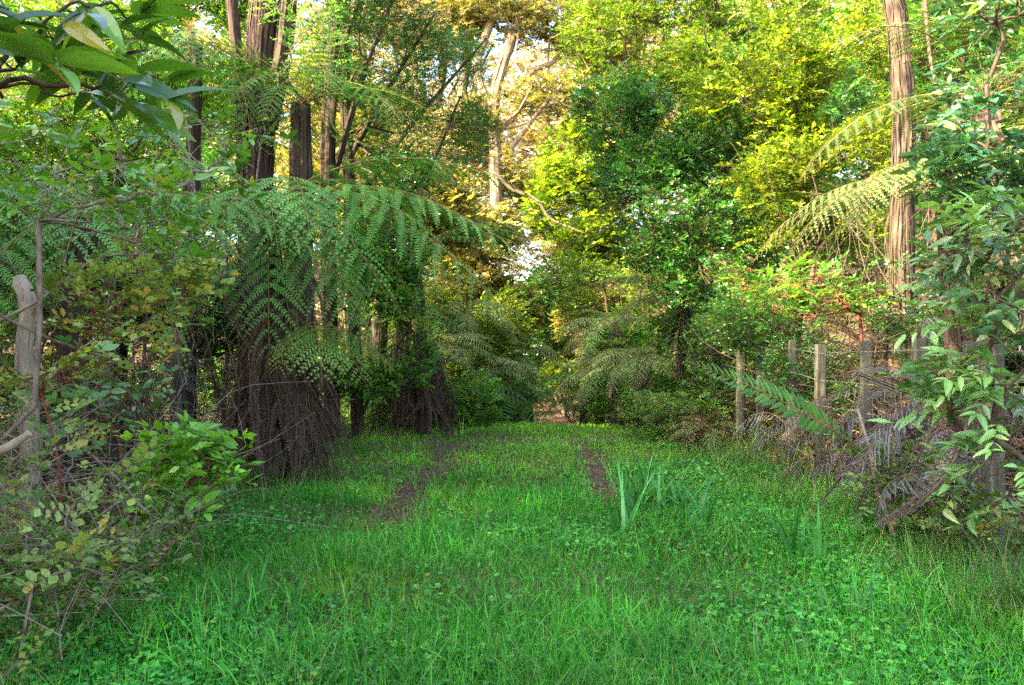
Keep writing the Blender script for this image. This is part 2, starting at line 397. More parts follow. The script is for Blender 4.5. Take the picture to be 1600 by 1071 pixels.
wd = np.where(y > 6, .0035, .0019) * U(.7, 1.4, len(x)) * (1 + .5 * ss(y, 8, 13))
A = euler_m(U(0, 6.28, len(x)), rng.normal(0, .25, len(x)), rng.normal(0, .3, len(x)))
k = rng.integers(0, 4, len(x)); pos = np.stack([x, y, gh(x, y) - .005], -1)
sel = (y > 6.8 + .9 * np.sin(x * 2)) | (pn(x, y, 2.0, 4.) > .45)
near, far = MB(), MB()
for i in range(4):
    for mb, q in ((near, (k == i) & ~sel), (far, (k == i) & sel)):
        t = BL[i]; Aq = A[q].copy()
        Aq = Aq * np.stack([h[q], wd[q], h[q]], -1)[:, None, :]
        mb.stamp(t, Aq, pos[q])
gg = MB()
gg.V = near.V + far.V; gg.M = near.M + [a + 1 for a in far.M]; gg.R = near.R + far.R; gg.n = near.n + far.n
gg.F = near.F + [np.where(f >= 0, f + near.n, -1) for f in far.F]
# longer arching blades standing out of the sward
x, y = field(17000, 2.3, 9, -2.7, 2.7, lambda x, y: path_d(x, y) * (pn(x, y, 2.3, 5) > -.15))
Aq = euler_m(U(0, 6.28, len(x)), rng.normal(0, .3, len(x)), rng.normal(0, .3, len(x)))
hh = U(.13, .27, len(x)); Aq = Aq * np.stack([hh, U(.002, .0042, len(x)), hh], -1)[:, None, :]
L6 = [blade_tpl(b, 1, 6) for b in (.5, 1.2, 2.1)]; k = rng.integers(0, 3, len(x)); pos = np.stack([x, y, gh(x, y)], -1)
for i in range(3): gg.stamp(L6[i], Aq[k == i], pos[k == i])
# verge grass, long and pale, along both edges
for (xa, xb, ya, yb, n_) in ((1.9, 3.3, 3.2, 11, 9000), (-3.0, -1.7, 5.5, 12, 5000), (-2.6, -1.6, 2.6, 5, 1500)):
    x, y = field(n_, ya, yb, xa, xb, lambda x, y: .35 + .65 * (pn(x, y, 2.6, 7) > 0))
    Aq = euler_m(U(0, 6.28, len(x)), rng.normal(0, .3, len(x)), rng.normal(0, .3, len(x)))
    hh = U(.12, .34, len(x)); Aq = Aq * np.stack([hh, U(.0015, .003, len(x)), hh], -1)[:, None, :]
    k = rng.integers(0, 3, len(x)); pos = np.stack([x, y, gh(x, y)], -1)
    for i in range(3):
        t = L6[i]; gg.stamp((t[0], t[1], t[2] + 2, t[3]), Aq[k == i], pos[k == i])
tag(gg.build('grass', [M['grass'], M['grassY'], M['sedge']]), 'green grass covering the track between the two fences', 'grass', kind='stuff')
cl = MB()
x, y = field(42000, 2.2, 9.5, -2.6, 3.0, lambda x, y: path_d(x, y) * np.clip(.5 + 1.1 * pn(x, y, 1.5, 9) + .25 * (x > .3) - .10 * (y - 4), .06, 1))
A = euler_m(U(0, 6.28, len(x)), rng.normal(0, .2, len(x)), rng.normal(0, .2, len(x)))
s = U(.03, .075, len(x)); sw = U(.017, .034, len(x)); A = A * np.stack([sw, sw, s], -1)[:, None, :]
k = rng.integers(0, 4, len(x)); pos = np.stack([x, y, gh(x, y)], -1)
for i in range(4): cl.stamp(ROS[i], A[k == i], pos[k == i])
tag(cl.build('ground_cover', [M['clover']]), 'low round leaved clover carpet growing through the grass', 'ground cover', kind='stuff')
li = MB()
def litter(n, x, y, s0=.02, s1=.055, lift=.01):
    A = euler_m(U(0, 6.28, len(x)), rng.normal(0, .35, len(x)), rng.normal(0, .5, len(x)))
    li.stamp(LOW, scl(A, U(s0, s1, len(x))), np.stack([x, y, gh(x, y) + U(.002, lift, len(x))], -1))
x, y = field(30000, 3, 13, -1.6, 1.6, lambda x, y: .13 + rut(x, y)); litter(0, x, y, .012, .035)
x, y = field(26000, 4, 14, 2.4, 7, lambda x, y: ss(x, 2.4, 3.1)); litter(0, x, y, .03, .08, .06)
x, y = field(12000, 2.5, 14, -7, -1.9, lambda x, y: 1 - ss(x, -2.9, -1.9)); litter(0, x, y, .03, .07, .05)
x, y = field(16000, 14, 34, -5, 6); litter(0, x, y, .04, .1, .03)
tag(li.build('leaf_litter', [M['litter']]), 'brown fallen leaves and fern litter on bare soil', 'leaf litter', kind='stuff')

# ---------------------------------------------------------------- ferns
def frond_mesh(name, mats, L=1.9, plen=.42, npin=32, dens=62, a0=50, a1=-35, pdroop=.35, sweep=18, wl=.175, start=.14, seed=1, simple=False,
               hang=0.0, rr=.009, curl=0.0, wob=.0, bow=.0):
    """one frond along +X: material 0 = stalk, 1 = leaflets"""
    m = MB(); r_ = np.random.default_rng(seed); n = 40
    u = np.linspace(0, 1, n); ang = np.radians(a0 + (a1 - a0) * u ** .8)
    d = np.stack([np.cos(ang), bow * u, np.sin(ang)], -1) * (L / (n - 1)); pts = np.vstack([[0, 0, 0], np.cumsum(d[:-1], 0)])
    pts[:, 1] += wob * np.sin(u * 5 + seed) * L * .04
    tube(m, pts, rr * (1 - .85 * u), 5, 0, cap=False)
    Tn = np.gradient(pts, axis=0); Tn /= np.linalg.norm(Tn, axis=1)[:, None]
    X, W, D, R = [], [], [], []
    for i in range(npin):
        s = start + (1 - start) * (i / npin) ** .97
        q = (s - start) / (1 - start); sh = min(1, (.35 + 2.3 * q)) * (1 - q) ** .62 + .02
        l = plen * sh * r_.uniform(.9, 1.08)
        f = s * (n - 1); k = min(int(f), n - 2); p0 = pts[k] + (pts[k + 1] - pts[k]) * (f - k); t = Tn[k]
        for sd in (-1, 1):
            Bv = np.array([0, sd, 0.0]); Nn = np.cross(t, Bv) * -sd
            if Nn[2] < 0 and hang == 0: Nn = -Nn if abs(t[2]) < .95 else Nn
            sw = math.radians(sweep + r_.normal(0, 4) + 18 * q)
            dr = Bv * math.cos(sw) + t * math.sin(sw) + Nn * .12
            if simple:
                jt = r_.normal(0, .3 * l, 3) * curl; X.append(p0); D.append(dr * l + np.array([0, 0, -pdroop * l]) + jt); W.append((t - dr * np.dot(t, dr)) * l * wl); R.append(r_.uniform(0, .3)); continue
            kk = max(5, int(dens * l)); v = np.linspace(0, 1, kk)
            dz = -(pdroop + r_.normal(0, .05)) * l
            pin = p0 + dr * l * v[:, None] * (1 - .25 * hang * v[:, None]) + np.array([0, 0, dz]) * (v ** 1.7)[:, None]
            if curl: pin += np.stack([-np.sin(v * 3) * l * curl, -sd * (v ** 2) * l * curl * 1.4, -.3 * l * v * curl], -1)
            tube(m, pin[::max(1, kk // 5)], .0016, 3, 0, cap=False)
            tt = np.gradient(pin, axis=0); tt /= np.linalg.norm(tt, axis=1)[:, None] + 1e-9
            sidev = np.cross(tt, Nn); sidev /= np.linalg.norm(sidev, axis=1)[:, None] + 1e-9
            pl = wl * l * np.minimum(1, .55 + 2 * v) * (1 - v) ** .6 * .5 + .004
            wid = (l / kk) * (.40 if hang == 0 else .5)
            for s2 in (-1, 1):
                dd = sidev * s2 * .86 + tt * .52 + r_.normal(0, .06 + curl * .6, tt.shape) + np.array([0, 0, -.12 - curl])
                dd /= np.linalg.norm(dd, axis=1)[:, None]
                X.append(pin[1:]); D.append(dd[1:] * pl[1:, None]); W.append(tt[1:] * wid); R.append(np.full(kk - 1, r_.uniform(0, .3)))
    if simple: X, D, W, R = np.array(X), np.array(D), np.array(W), np.array(R)
    else: X, D, W, R = np.concatenate(X), np.concatenate(D), np.concatenate(W), np.concatenate(R)
    Z = np.cross(D, W); Z /= np.linalg.norm(Z, axis=1)[:, None] + 1e-9; ln = np.linalg.norm(D, axis=1)
    A = np.stack([D, W * (1 if not simple else 1), Z * ln[:, None] * .3], -1)
    lt = leaf_hi(.5, .12, .1) if simple else pinnule()
    if simple: A[:, :, 1] = W
    m.stamp((lt[0], lt[1], np.full(len(lt[1]), 1), lt[3]), A, X, R)
    return mesh_from(name, m, mats)
FR = {}
def fset(key, mat, stalk, lst): FR[key] = [frond_mesh('frond_' + key, [M[stalk], M[mat]], seed=i * 7 + 3, **kw) for i, kw in enumerate(lst)]
base_f = [dict(L=2.2, plen=.60, npin=12, dens=46, a0=24, a1=-50, pdroop=.55, wl=.31), dict(L=2.0, plen=.56, npin=11, dens=46, a0=14, a1=-58, pdroop=.7, bow=.15, wl=.31),
          dict(L=2.3, plen=.60, npin=13, dens=46, a0=32, a1=-42, pdroop=.6, bow=-.12, wl=.30), dict(L=1.9, plen=.54, npin=11, dens=48, a0=6, a1=-60, pdroop=.7, wl=.30)]
base_g = [dict(L=1.95, plen=.48, npin=16, dens=50, a0=45, a1=-40, pdroop=.4, wl=.27), dict(L=1.8, plen=.44, npin=15, dens=50, a0=32, a1=-52, pdroop=.6, bow=.15, wl=.27),
          dict(L=2.05, plen=.50, npin=17, dens=50, a0=55, a1=-32, pdroop=.35, bow=-.12, wl=.27), dict(L=1.6, plen=.42, npin=14, dens=50, a0=22, a1=-62, pdroop=.55, wl=.27)]
fset('A', 'fernA', 'rachis', base_f); fset('B', 'fernB', 'rachis', base_g); fset('D', 'fernD', 'rachis', base_g)
fset('C', 'fernC', 'rachis', [dict(L=.95, plen=.44, npin=9, dens=36, a0=0, a1=-50, pdroop=.55, wl=.40), dict(L=.8, plen=.38, npin=8, dens=36, a0=-10, a1=-62, pdroop=.6, wl=.40, bow=.2)])
fset('G', 'fernG', 'rachis', [dict(L=1.5, plen=.36, npin=24, dens=44, a0=38, a1=-50, pdroop=.5), dict(L=1.3, plen=.32, npin=22, a0=55, a1=-30, pdroop=.4)])
fset('X', 'dead', 'rachisd', [dict(L=1.25, plen=.24, npin=30, dens=70, a0=-60, a1=-93, pdroop=.75, sweep=50, wl=.24, curl=.28, wob=1.0, hang=1),
                              dict(L=1.05, plen=.22, npin=28, dens=70, a0=-72, a1=-96, pdroop=.85, sweep=55, wl=.26, curl=.32, wob=1.6, hang=1),
                              dict(L=.75, plen=.24, npin=22, dens=70, a0=0, a1=-95, pdroop=.9, sweep=45, wl=.24, curl=.3, wob=1, hang=1)])
fset('Y', 'deadgrey', 'rachisd', [dict(L=.95, plen=.15, npin=17, simple=True, a0=15, a1=-88, pdroop=.9, sweep=30, wl=.13, curl=1, wob=1, hang=1, rr=.006),
                                  dict(L=.7, plen=.13, npin=14, simple=True, a0=40, a1=-84, pdroop=1.1, sweep=30, wl=.14, curl=1, wob=1.5, hang=1, rr=.005),
                                  dict(L=.85, plen=.2, npin=20, dens=44, a0=0, a1=-95, pdroop=.8, sweep=45, wl=.3, curl=.2, wob=1, hang=1)])
def put_frond(key, v, loc, yaw, tilt, sc, parent=None, name='frond', roll=0):
    """yaw: heading in degrees (0 = +X, 90 = away from the camera); tilt > 0 lowers the tip"""
    me = FR[key][v % len(FR[key])]
    return link(name, me, parent, loc, (math.radians(roll), math.radians(tilt), math.radians(yaw)), sc)
def fibrous(mb, pts, rad, sides=20, rough=.12, strips=60, sl=.35, mat=0, smat=0):
    """trunk with ridges that run along it and peeling strips of bark"""
    pts = np.asarray(pts, float); n = len(pts); th = np.arange(sides)
    T_ = np.gradient(pts, axis=0); T_ /= np.linalg.norm(T_, axis=1)[:, None]
    ref = np.array([1.0, 0, 0]); A = np.cross(T_, ref); A /= np.linalg.norm(A, axis=1)[:, None]; B = np.cross(T_, A)
    rid = rng.normal(0, 1, sides); R = np.zeros((n, sides)); cur = rid.copy()
    for i in range(n): cur = cur * .93 + rng.normal(0, .37, sides); R[i] = np.asarray(rad)[i] * (1 + rough * cur)
    a = th / sides * 2 * np.pi
    V = pts[:, None] + R[..., None] * (np.cos(a)[None, :, None] * A[:, None] + np.sin(a)[None, :, None] * B[:, None])
    i = np.arange(n - 1)[:, None] * sides; j = th[None]; k = (j + 1) % sides
    mb.add(V.reshape(-1, 3), np.stack([i + j, i + k, i + sides + k, i + sides + j], -1).reshape(-1, 4), mat, .4)
    for _ in range(strips):
        t0 = rng.integers(0, max(1, n - 4)); a0 = U(0, 6.28); k = int(rng.integers(3, 7)); k = min(k, n - t0)
        idx = np.arange(t0, t0 + k); off = np.linspace(1.03, 1.12 + U(0, .25), k)[::random.choice([1, -1])]
        aa = a0 + np.cumsum(rng.normal(0, .06, k)); rr = np.asarray(rad)[idx] * off
        c = pts[idx] + rr[:, None] * (np.cos(aa)[:, None] * A[idx] + np.sin(aa)[:, None] * B[idx])
        tg = -np.sin(aa)[:, None] * A[idx] + np.cos(aa)[:, None] * B[idx]; w_ = U(.004, .012) * np.sin(np.linspace(.3, 2.9, k))[:, None]
        Vs = np.stack([c - tg * w_, c + tg * w_], 1).reshape(-1, 3)
        mb.add(Vs, [(2 * q, 2 * q + 1, 2 * q + 3, 2 * q + 2) for q in range(k - 1)], smat, U(0, 1))
def tree_fern(label, base, hub, key, n, yaws=None, sc=(.85, 1.1), tilt=(-12, 22), dead=0, dkey='X', skirt=.28, r0=.11, extra=(), deadlen=1.0, wide=.12, group=None):
    base = np.array(base, float); hub = np.array(hub, float)
    root = thing('tree_fern', label, 'tree fern', base, group)
    mb = MB(); q = 22; pts = curve([base - [0, 0, .05], base * .5 + hub * .5 + [U(-.05, .05), U(-.05, .05), 0], hub], q)
    fibrous(mb, pts, np.linspace(r0 * 1.25, r0 * .8, q), 18, .16, 150, mat=0, smat=0)
    mb.build('trunk', [M['darkbark']], root, base)
    for i in range(n):
        yw = (i + U(-.3, .3)) * 360 / n * 1.0 if yaws is None else U(*yaws)
        lvl = i % 3
        put_frond(key, int(rng.integers(0, 4)), hub + [0, 0, .03 * lvl], yw, U(*tilt) + (8 if lvl == 0 else -6), U(*sc), root, roll=U(-12, 12))
    for (k_, v, yw, ti, s) in extra: put_frond(k_, v, hub, yw, ti, s, root)
    for i in range(dead):
        yw = U(170, 375) if U(0, 1) < .8 else U(0, 360); rr = U(.55, 1.15) * skirt; hz = base[2] + (hub[2] - base[2]) * U(.32, .62)
        s = min(deadlen * U(.8, 1.15), (hz - base[2]) / 1.12); a = math.radians(yw)
        ctr = base + (hub - base) * ((hz - base[2]) / (hub[2] - base[2]))
        put_frond(dkey, int(rng.integers(0, 2)), ctr + [rr * math.cos(a), rr * math.sin(a), 0], yw, U(-10, 6), s, root, 'dead_frond', roll=U(-20, 20))
    return root
def gz(x, y): return np.array([x, y, G(x, y)])

# the main tree fern left of the track, with its skirt of dead fronds
tree_fern('large silvery green tree fern with a thick skirt of hanging dead fronds', gz(-1.95, 7.15), (-2.2, 7.15, 2.42), 'A', 6, (-120, -10),
          (.9, 1.05), (-4, 10), dead=80, skirt=.15, r0=.10,
          extra=[('A', 0, -30, -2, 1.0), ('A', 2, -14, 2, 1.05), ('A', 1, -48, 0, 1.0), ('A', 2, -62, 4, 1.0), ('A', 0, -84, 2, .95), ('A', 1, -105, 6, .9), ('A', 0, -128, 4, .95), ('A', 2, -150, 6, .9), ('A', 3, -22, 22, .95), ('A', 3, -72, 24, .9),
                 ('A', 2, -6, 6, 1.22), ('A', 0, -20, 8, 1.25), ('B', 2, -1, 8, 1.35), ('B', 0, 10, 10, 1.3), ('B', 1, 160, 5, .9), ('A', 0, 188, 6, .9), ('A', 1, 212, 8, .9), ('B', 2, 60, 0, .9), ('B', 3, 100, 0, .9), ('B', 0, -40, 38, .95), ('B', 2, -12, 34, 1.0), ('B', 1, -66, 44, .9), ('B', 3, -95, 40, .9), ('B', 1, -125, 36, .9), ('B', 0, 10, 34, .95),
                 ('X', 2, -35, 10, .8), ('X', 2, -10, 12, .8), ('X', 2, -80, 22, .6), ('X', 2, 8, 8, .9)])
lf = thing('fern', 'small yellowing fern hanging in front of the dead skirt of the large tree fern', 'fern', (-1.80, 6.75, 1.15))
for v, yw, ti, s in ((0, -70, 10, .85), (0, -35, 12, .85), (0, -8, 4, .9), (0, -110, 12, .7)):
    put_frond('C', v, (-1.66, 6.66, 1.42), yw, ti, s, lf)
for yw, ti, s in ((-30, 5, .42), (-5, 8, .45), (-65, 10, .38)): put_frond('X', 2, (-1.70, 6.7, 1.30), yw, ti, s, lf, 'dead_frond')
cb = MB(); tube(cb, curve([(-1.93, 6.98, 1.05), (-1.8, 6.85, 1.3), (-1.66, 6.66, 1.43)], 6), .018, 6); cb.build('stem', [M['darkbark']], lf, (-1.80, 6.75, 1.15))
tree_fern('tree fern further up the left verge with a dark twisted dead trunk skirt', gz(-1.22, 10.9), (-1.35, 10.9, 2.45), 'B', 11, None, (.85, 1.1), (-6, 18), dead=46, skirt=.17, deadlen=1.1, r0=.085,
          extra=[('B', 0, -15, 0, 1.1), ('B', 2, 5, 6, 1.15)])
tree_fern('tall tree fern with shaggy trunk against the peeling bark tree', gz(-2.35, 8.8), (-2.3, 8.7, 3.85), 'B', 20, None, (.7, 1.0), (-8, 30), dead=10, extra=[('B', 1, -8, 4, .95)], r0=.12)
tree_fern('pale tree fern behind the red stemmed shrub at left', gz(-3.2, 5.9), (-3.15, 5.9, 2.2), 'A', 13, None, (.75, .95), (-6, 18), dead=14, r0=.1)
tree_fern('tree fern high at left whose fronds hang before the peeling bark trunk', gz(-3.6, 8.8), (-3.45, 8.7, 4.5), 'B', 14, None, (.85, 1.1), (18, 42), dead=6, r0=.07)
tree_fern('olive tree fern arching over the track from the left middle distance', gz(-2.3, 13.2), (-2.1, 13.2, 3.75), 'D', 11, None, (.95, 1.25), (-6, 16), dead=10, extra=[('D', 0, -10, 2, 1.35), ('D', 2, -25, 6, 1.3)])
tree_fern('low tree fern in the dark undergrowth behind the left fence post', gz(-4.6, 9.2), (-4.5, 9.1, 1.95), 'B', 12, None, (.8, 1.0), (-6, 20), dead=16, r0=.08)
# right side
tree_fern('tree fern leaning out of the dark glossy shrub right of the track', gz(3.0, 12.0), (2.2, 11.6, 2.75), 'D', 12, None, (.85, 1.1), (-6, 14), dead=8, r0=.075, extra=[('D', 0, 180, 2, 1.2), ('D', 2, 200, 4, 1.1), ('D', 1, 165, -4, 1.1)])
tree_fern('tree fern on the right crossing the pale shaggy trunk with level fronds', gz(3.7, 6.3), (3.35, 6.1, 2.42), 'G', 9, (120, 300), (.8, 1.02), (-2, 14), dead=14, dkey='Y',
          extra=[('G', 0, 178, 10, 1.15), ('G', 0, 195, 12, 1.1), ('G', 1, 165, 26, 1.1), ('G', 0, 215, 8, 1.0)])
tree_fern('tree fern behind the right foreground shrub reaching out of the top edge', gz(4.3, 7.0), (4.1, 6.9, 3.3), 'D', 12, None, (.85, 1.05), (-2, 20), dead=12)
# low ferns at both edges of the far track: x, y, hub height, frond set, number, size, headings, label
for (x, y, hz, k, n_, s, ya, yb, lab) in (
        (-1.75, 12.3, .9, 'B', 9, .85, -130, 40, 'fern behind the twisted dead trunk left of the grass'), (-1.2, 12.7, 1.25, 'G', 10, .95, -130, 30, 'tall pale fern at the left end of the grass'),
        (-.85, 12.9, .55, 'B', 9, .8, -130, 30, 'low green fern at the left end of the grass'), (-.45, 13.4, .95, 'G', 9, .9, -140, 30, 'pale fern beside the left lip of the bare earth track'),
        (-.2, 13.8, .5, 'B', 9, .85, -140, 40, 'low green fern nearest the dark tunnel of the far track'), (.1, 13.7, .55, 'B', 9, .8, -150, 30, 'low green fern on the very edge of the bare earth track'), (.0, 14.8, 1.5, 'G', 10, .9, -150, 30, 'pale fern overhanging the dark tunnel from the left'),
        (.32, 14.3, .7, 'B', 9, .8, -170, 30, 'green fern narrowing the far track from the left'), (1.3, 14.3, .6, 'G', 9, .75, 130, 330, 'pale fern narrowing the far track from the right'),
        (-.9, 14.0, 2.0, 'G', 11, 1.0, -150, 30, 'highest pale fern painted as catching sun left of the tunnel'),
        (-1.9, 13.5, 1.9, 'B', 10, 1.0, -140, 30, 'deep green fern high behind the left end of the grass'), (-2.9, 10.0, .6, 'B', 9, .8, 0, 360, 'green fern clump between the two dead skirted fern trunks'),
        (1.62, 12.4, .9, 'G', 11, .85, 140, 300, 'grey green drooping fern at the right end of the grass'), (1.9, 11.6, 1.0, 'G', 11, .8, 140, 290, 'grey green fern pressed against the wires right of the far grass'),
        (2.2, 10.7, .5, 'G', 9, .5, 140, 290, 'grey green fern nearest the camera on the far right fence'), (1.75, 13.4, 1.7, 'G', 11, .95, 130, 300, 'tall grey green fern above the drooping ones right of the grass'),
        (2.35, 9.4, .2, 'G', 8, .5, 100, 300, 'low pale fern at the foot of the round fence post'), (1.6, 14.6, .9, 'B', 9, .9, 130, 310, 'green fern at the right lip of the bare earth track'),
        (2.6, 12.2, 1.9, 'D', 10, .95, 120, 300, 'dim olive fern under the glossy shrub right of the track')):
    t = thing('fern', lab, 'fern', gz(x, y)); hb = gz(x, y) + [0, 0, hz]
    for i in range(n_): put_frond(k, i, hb, ya + (yb - ya) * (i + U(.1, .9)) / n_, U(-8, 24), s * U(.8, 1.1), t, roll=U(-14, 14))
    for i in range(5): put_frond('X', i, hb, U(ya, yb), U(-10, 10), min(.7, hz / 1.2 + .1), t, 'dead_frond')
    q = MB(); fibrous(q, np.linspace(gz(x, y) - [0, 0, .05], hb, 8), np.linspace(.08, .05, 8), 10, .15, 20); q.build('stem', [M['darkbark']], t, gz(x, y))

# the big pinnate frond leaning over the right fence
FR['P'] = [frond_mesh('frond_pinnate', [M['rachis'], M['leafM']], L=1.25, plen=.2, npin=28, simple=True, a0=20, a1=-8, pdroop=.12, wl=.22, sweep=22, start=.22, rr=.007, seed=5),
           frond_mesh('frond_pinnate', [M['rachis'], M['leafM']], L=.9, plen=.16, npin=24, simple=True, a0=25, a1=-30, pdroop=.2, wl=.22, sweep=22, start=.2, rr=.006, seed=6)]
t = thing('fern', 'bright green ladder leaved fern frond leaning over the right fence', 'fern', (2.55, 5.25, G(2.55, 5.25)))
b0 = P(1385, 735, 5.2); put_frond('P', 0, b0, 178, -25, 1.2, t, roll=-42); put_frond('P', 1, b0, 200, 20, .7, t); put_frond('P', 1, b0, 120, -10, .7, t)
q = MB(); tube(q, curve([(2.55, 5.25, 0), (2.5, 5.22, .25), b0], 6), .012, 6); q.build('stem', [M['rachisd']], t, (2.55, 5.25, G(2.55, 5.25)))

# ---------------------------------------------------------------- fences
def post(mb, x, y, top, w, d, lean=(0, 0), round_=False, bottom=None):
    b = (G(x, y) - .15) if bottom is None else bottom
    n_ = 8; z = np.linspace(b, top, n_); pts = np.stack([x + lean[0] * (z - b), y + lean[1] * (z - b), z], -1)
    k = 12 if round_ else 8; a = np.arange(k) / k * 2 * np.pi
    if round_: cs = np.stack([np.cos(a) * w / 2, np.sin(a) * d / 2], -1)
    else: cs = np.array([(-1, -.8), (-.85, -1), (.85, -1), (1, -.8), (1, .8), (.85, 1), (-.85, 1), (-1, .8)]) * [w / 2, d / 2]
    rgh = rng.normal(0, .04, (1, k)) + rng.normal(0, .015, (n_, k))
    V = pts[:, None] + np.concatenate([cs[None] * (1 + rgh)[..., None], np.zeros((n_, k, 1))], -1)
    i = np.arange(n_ - 1)[:, None] * k; j = np.arange(k)[None]; kk = (j + 1) % k
    mb.add(V.reshape(-1, 3), np.stack([i + j, i + kk, i + k + kk, i + k + j], -1).reshape(-1, 4), 0, .5)
    tp = V[-1].copy(); tp[:, 2] += U(-.006, .006, k); mb.add(np.vstack([tp, tp.mean(0) + [0, 0, .004]]), [(a_, (a_ + 1) % k, k, -1) for a_ in range(k)], 0, .5)
fr = thing('wire_fence', 'wire fence of weathered wooden posts along the right side of the track', 'fence', gz(2.76, 7))
FX = 2.76
for px, top, w_, rd in ((1030, 1.12, .05, 0), (1062, 1.15, .05, 0), (1087, 1.2, .05, 0), (1112, 1.18, .06, 0), (1155, 1.28, .115, 1), (1187, 1.27, .075, 0), (1235, 1.27, .075, 0),
                        (1284, 1.27, .08, 0), (1352, 1.27, .07, 0), (1434, 1.27, .085, 0), (1552, 1.29, .15, 1), (1525, 1.27, .06, 0), (1700, 1.26, .08, 0)):
    Y = FX * F / (px - 800); q = MB(); post(q, FX + U(-.02, .02), Y, top + G(FX, Y), w_, w_ * .85, (U(-.02, .02), U(-.02, .02)), rd)
    q.build('fence_post', [M['post']], fr, gz(FX, Y))
for k, z in enumerate((1.19, .97, .74, .5, .27)):
    q = MB(); ys = np.linspace(1.2, 15.5, 40); tube(q, np.stack([FX - .05 + 0 * ys, ys, gh(FX + 0 * ys, ys) * 1 + z + .01 * np.sin(ys * 1.7 + k) * (k > 0) - (.0 if k == 0 else .02)], -1), .0021, 5)
    q.build('wire', [M['wire']], fr, gz(FX, 7))
fl = thing('wire_fence', 'sagging wire fence among the shrubs along the left side of the track', 'fence', gz(-3.3, 7.8))
for (x, y, top, w_, rd) in ((-3.3, 7.8, 1.36, .115, 1), (-3.35, 10.2, 1.3, .09, 0), (-3.3, 5.4, 1.2, .07, 0), (-3.3, 3.2, 1.25, .09, 0)):
    q = MB(); post(q, x, y, top, w_, w_, (U(-.02, .02), U(-.02, .02)), rd); q.build('fence_post', [M['post2']], fl, gz(x, y))
for k, z in enumerate((1.06, .8, .55, .3)):
    q = MB(); ys = np.linspace(1.5, 10.2, 24); tube(q, np.stack([-3.23 + 0 * ys, ys, z + .04 * np.sin(ys * 1.1 + k)], -1), .0032, 5); q.build('wire', [M['wire']], fl, gz(-3.3, 7.8))
ff = thing('wire_fence', 'pale sunlit fence posts beside the bare earth at the far end of the track', 'fence', gz(1.5, 25))
for i, px in enumerate((868, 874, 880, 886, 893)):
    Y = 26 - i * .6; x = (px - 800) / F * Y; q = MB(); post(q, x, Y, G(x, Y) + 1.25, .1, .1); q.build('fence_post', [M['palebark']], ff, gz(x, Y))
for z in (1.1, .7):
    q = MB(); tube(q, [tuple(gz((868 - 800) / F * 26, 26) + [0, -.06, z]), tuple(gz((893 - 800) / F * 23.6, 23.6) + [0, -.06, z])], .006, 4); q.build('wire', [M['wire']], ff, gz(1.5, 25))
# dead fronds draped on the right fence and on the left post
def dead_fern(label, spots):
    root = thing('dead_fern', label, 'dead fern', spots[0][0])
    for (x, y, z), yw, ti, s, ro in spots: put_frond('Y', int(rng.integers(0, 3)), (x, y, z), yw, ti, s, root, 'dead_frond', ro)
for Y0, Y1, n_, za, zb, lab in ((4.3, 5.0, 16, .4, 1.15, 'grey dead fern slumped over the wires beside the big right fence post'), (5.0, 5.5, 18, .3, 1.0, 'grey dead fern with tall curled fronds against the second nearest right post'),
                                (5.5, 6.2, 22, .3, .95, 'grey brown dead fern heaped behind the leaning stick on the right fence'), (6.2, 7.0, 20, .3, .9, 'dead fern with curled grey fronds under the sunlit bank on the right fence'),
                                (7.0, 7.9, 12, .25, .75, 'thin dead fern behind the bright ladder leaved frond')):
    dead_fern(lab, [((FX + (U(-.34, .2) if Y0 < 5.2 else U(-.08, .45)), U(Y0, Y1), G(FX, Y0) + U(za - .1, zb + .05)), U(0, 360), U(-25, 25), U(.6, 1.1), U(-50, 50)) for _ in range(int(n_ * 1.4))])
dead_fern('grey dead fern fronds hanging round the thick left fence post', [((-3.3 + U(-.12, .12), 7.7 + U(-.08, .02), U(.7, 1.2)), U(180, 360), U(-10, 30), U(.55, .8), U(-30, 30)) for _ in range(20)])

# ---------------------------------------------------------------- tree trunks
def ptree(name, label, px_pts, rad, mat, strips=300, sides=26, limbs=(), n=40, rough=.10, crown=None, group=None):
    pts = np.array([P(*q) for q in px_pts]); pts[0][2] = G(pts[0][0], pts[0][1]) - .1
    base = np.array([pts[0][0], pts[0][1], G(pts[0][0], pts[0][1])]); root = thing(name, label, 'tree', base, group)
    c = curve(pts, n); mb = MB(); r = np.interp(np.linspace(0, 1, n), np.linspace(0, 1, len(rad)), rad)
    fibrous(mb, c, r, sides, rough, strips)
    mb.build('trunk', [M[mat]], root, base, smooth=False)
    for lp, lr in limbs:
        q = MB(); cc = curve([P(*a) for a in lp], 14); fibrous(q, cc, np.linspace(lr[0], lr[1], 14), 10, rough * .8, 20); q.build('limb', [M[mat]], root, base)
    if crown:
        lobes, cnt, spr, mats, kw = crown
        shrub(None, None, None, c[-3], lobes, cnt, spr, mats, parent=root, stemname='branches', leafname='crown', **kw) if False else crown_on(root, base, c, crown)
    return root
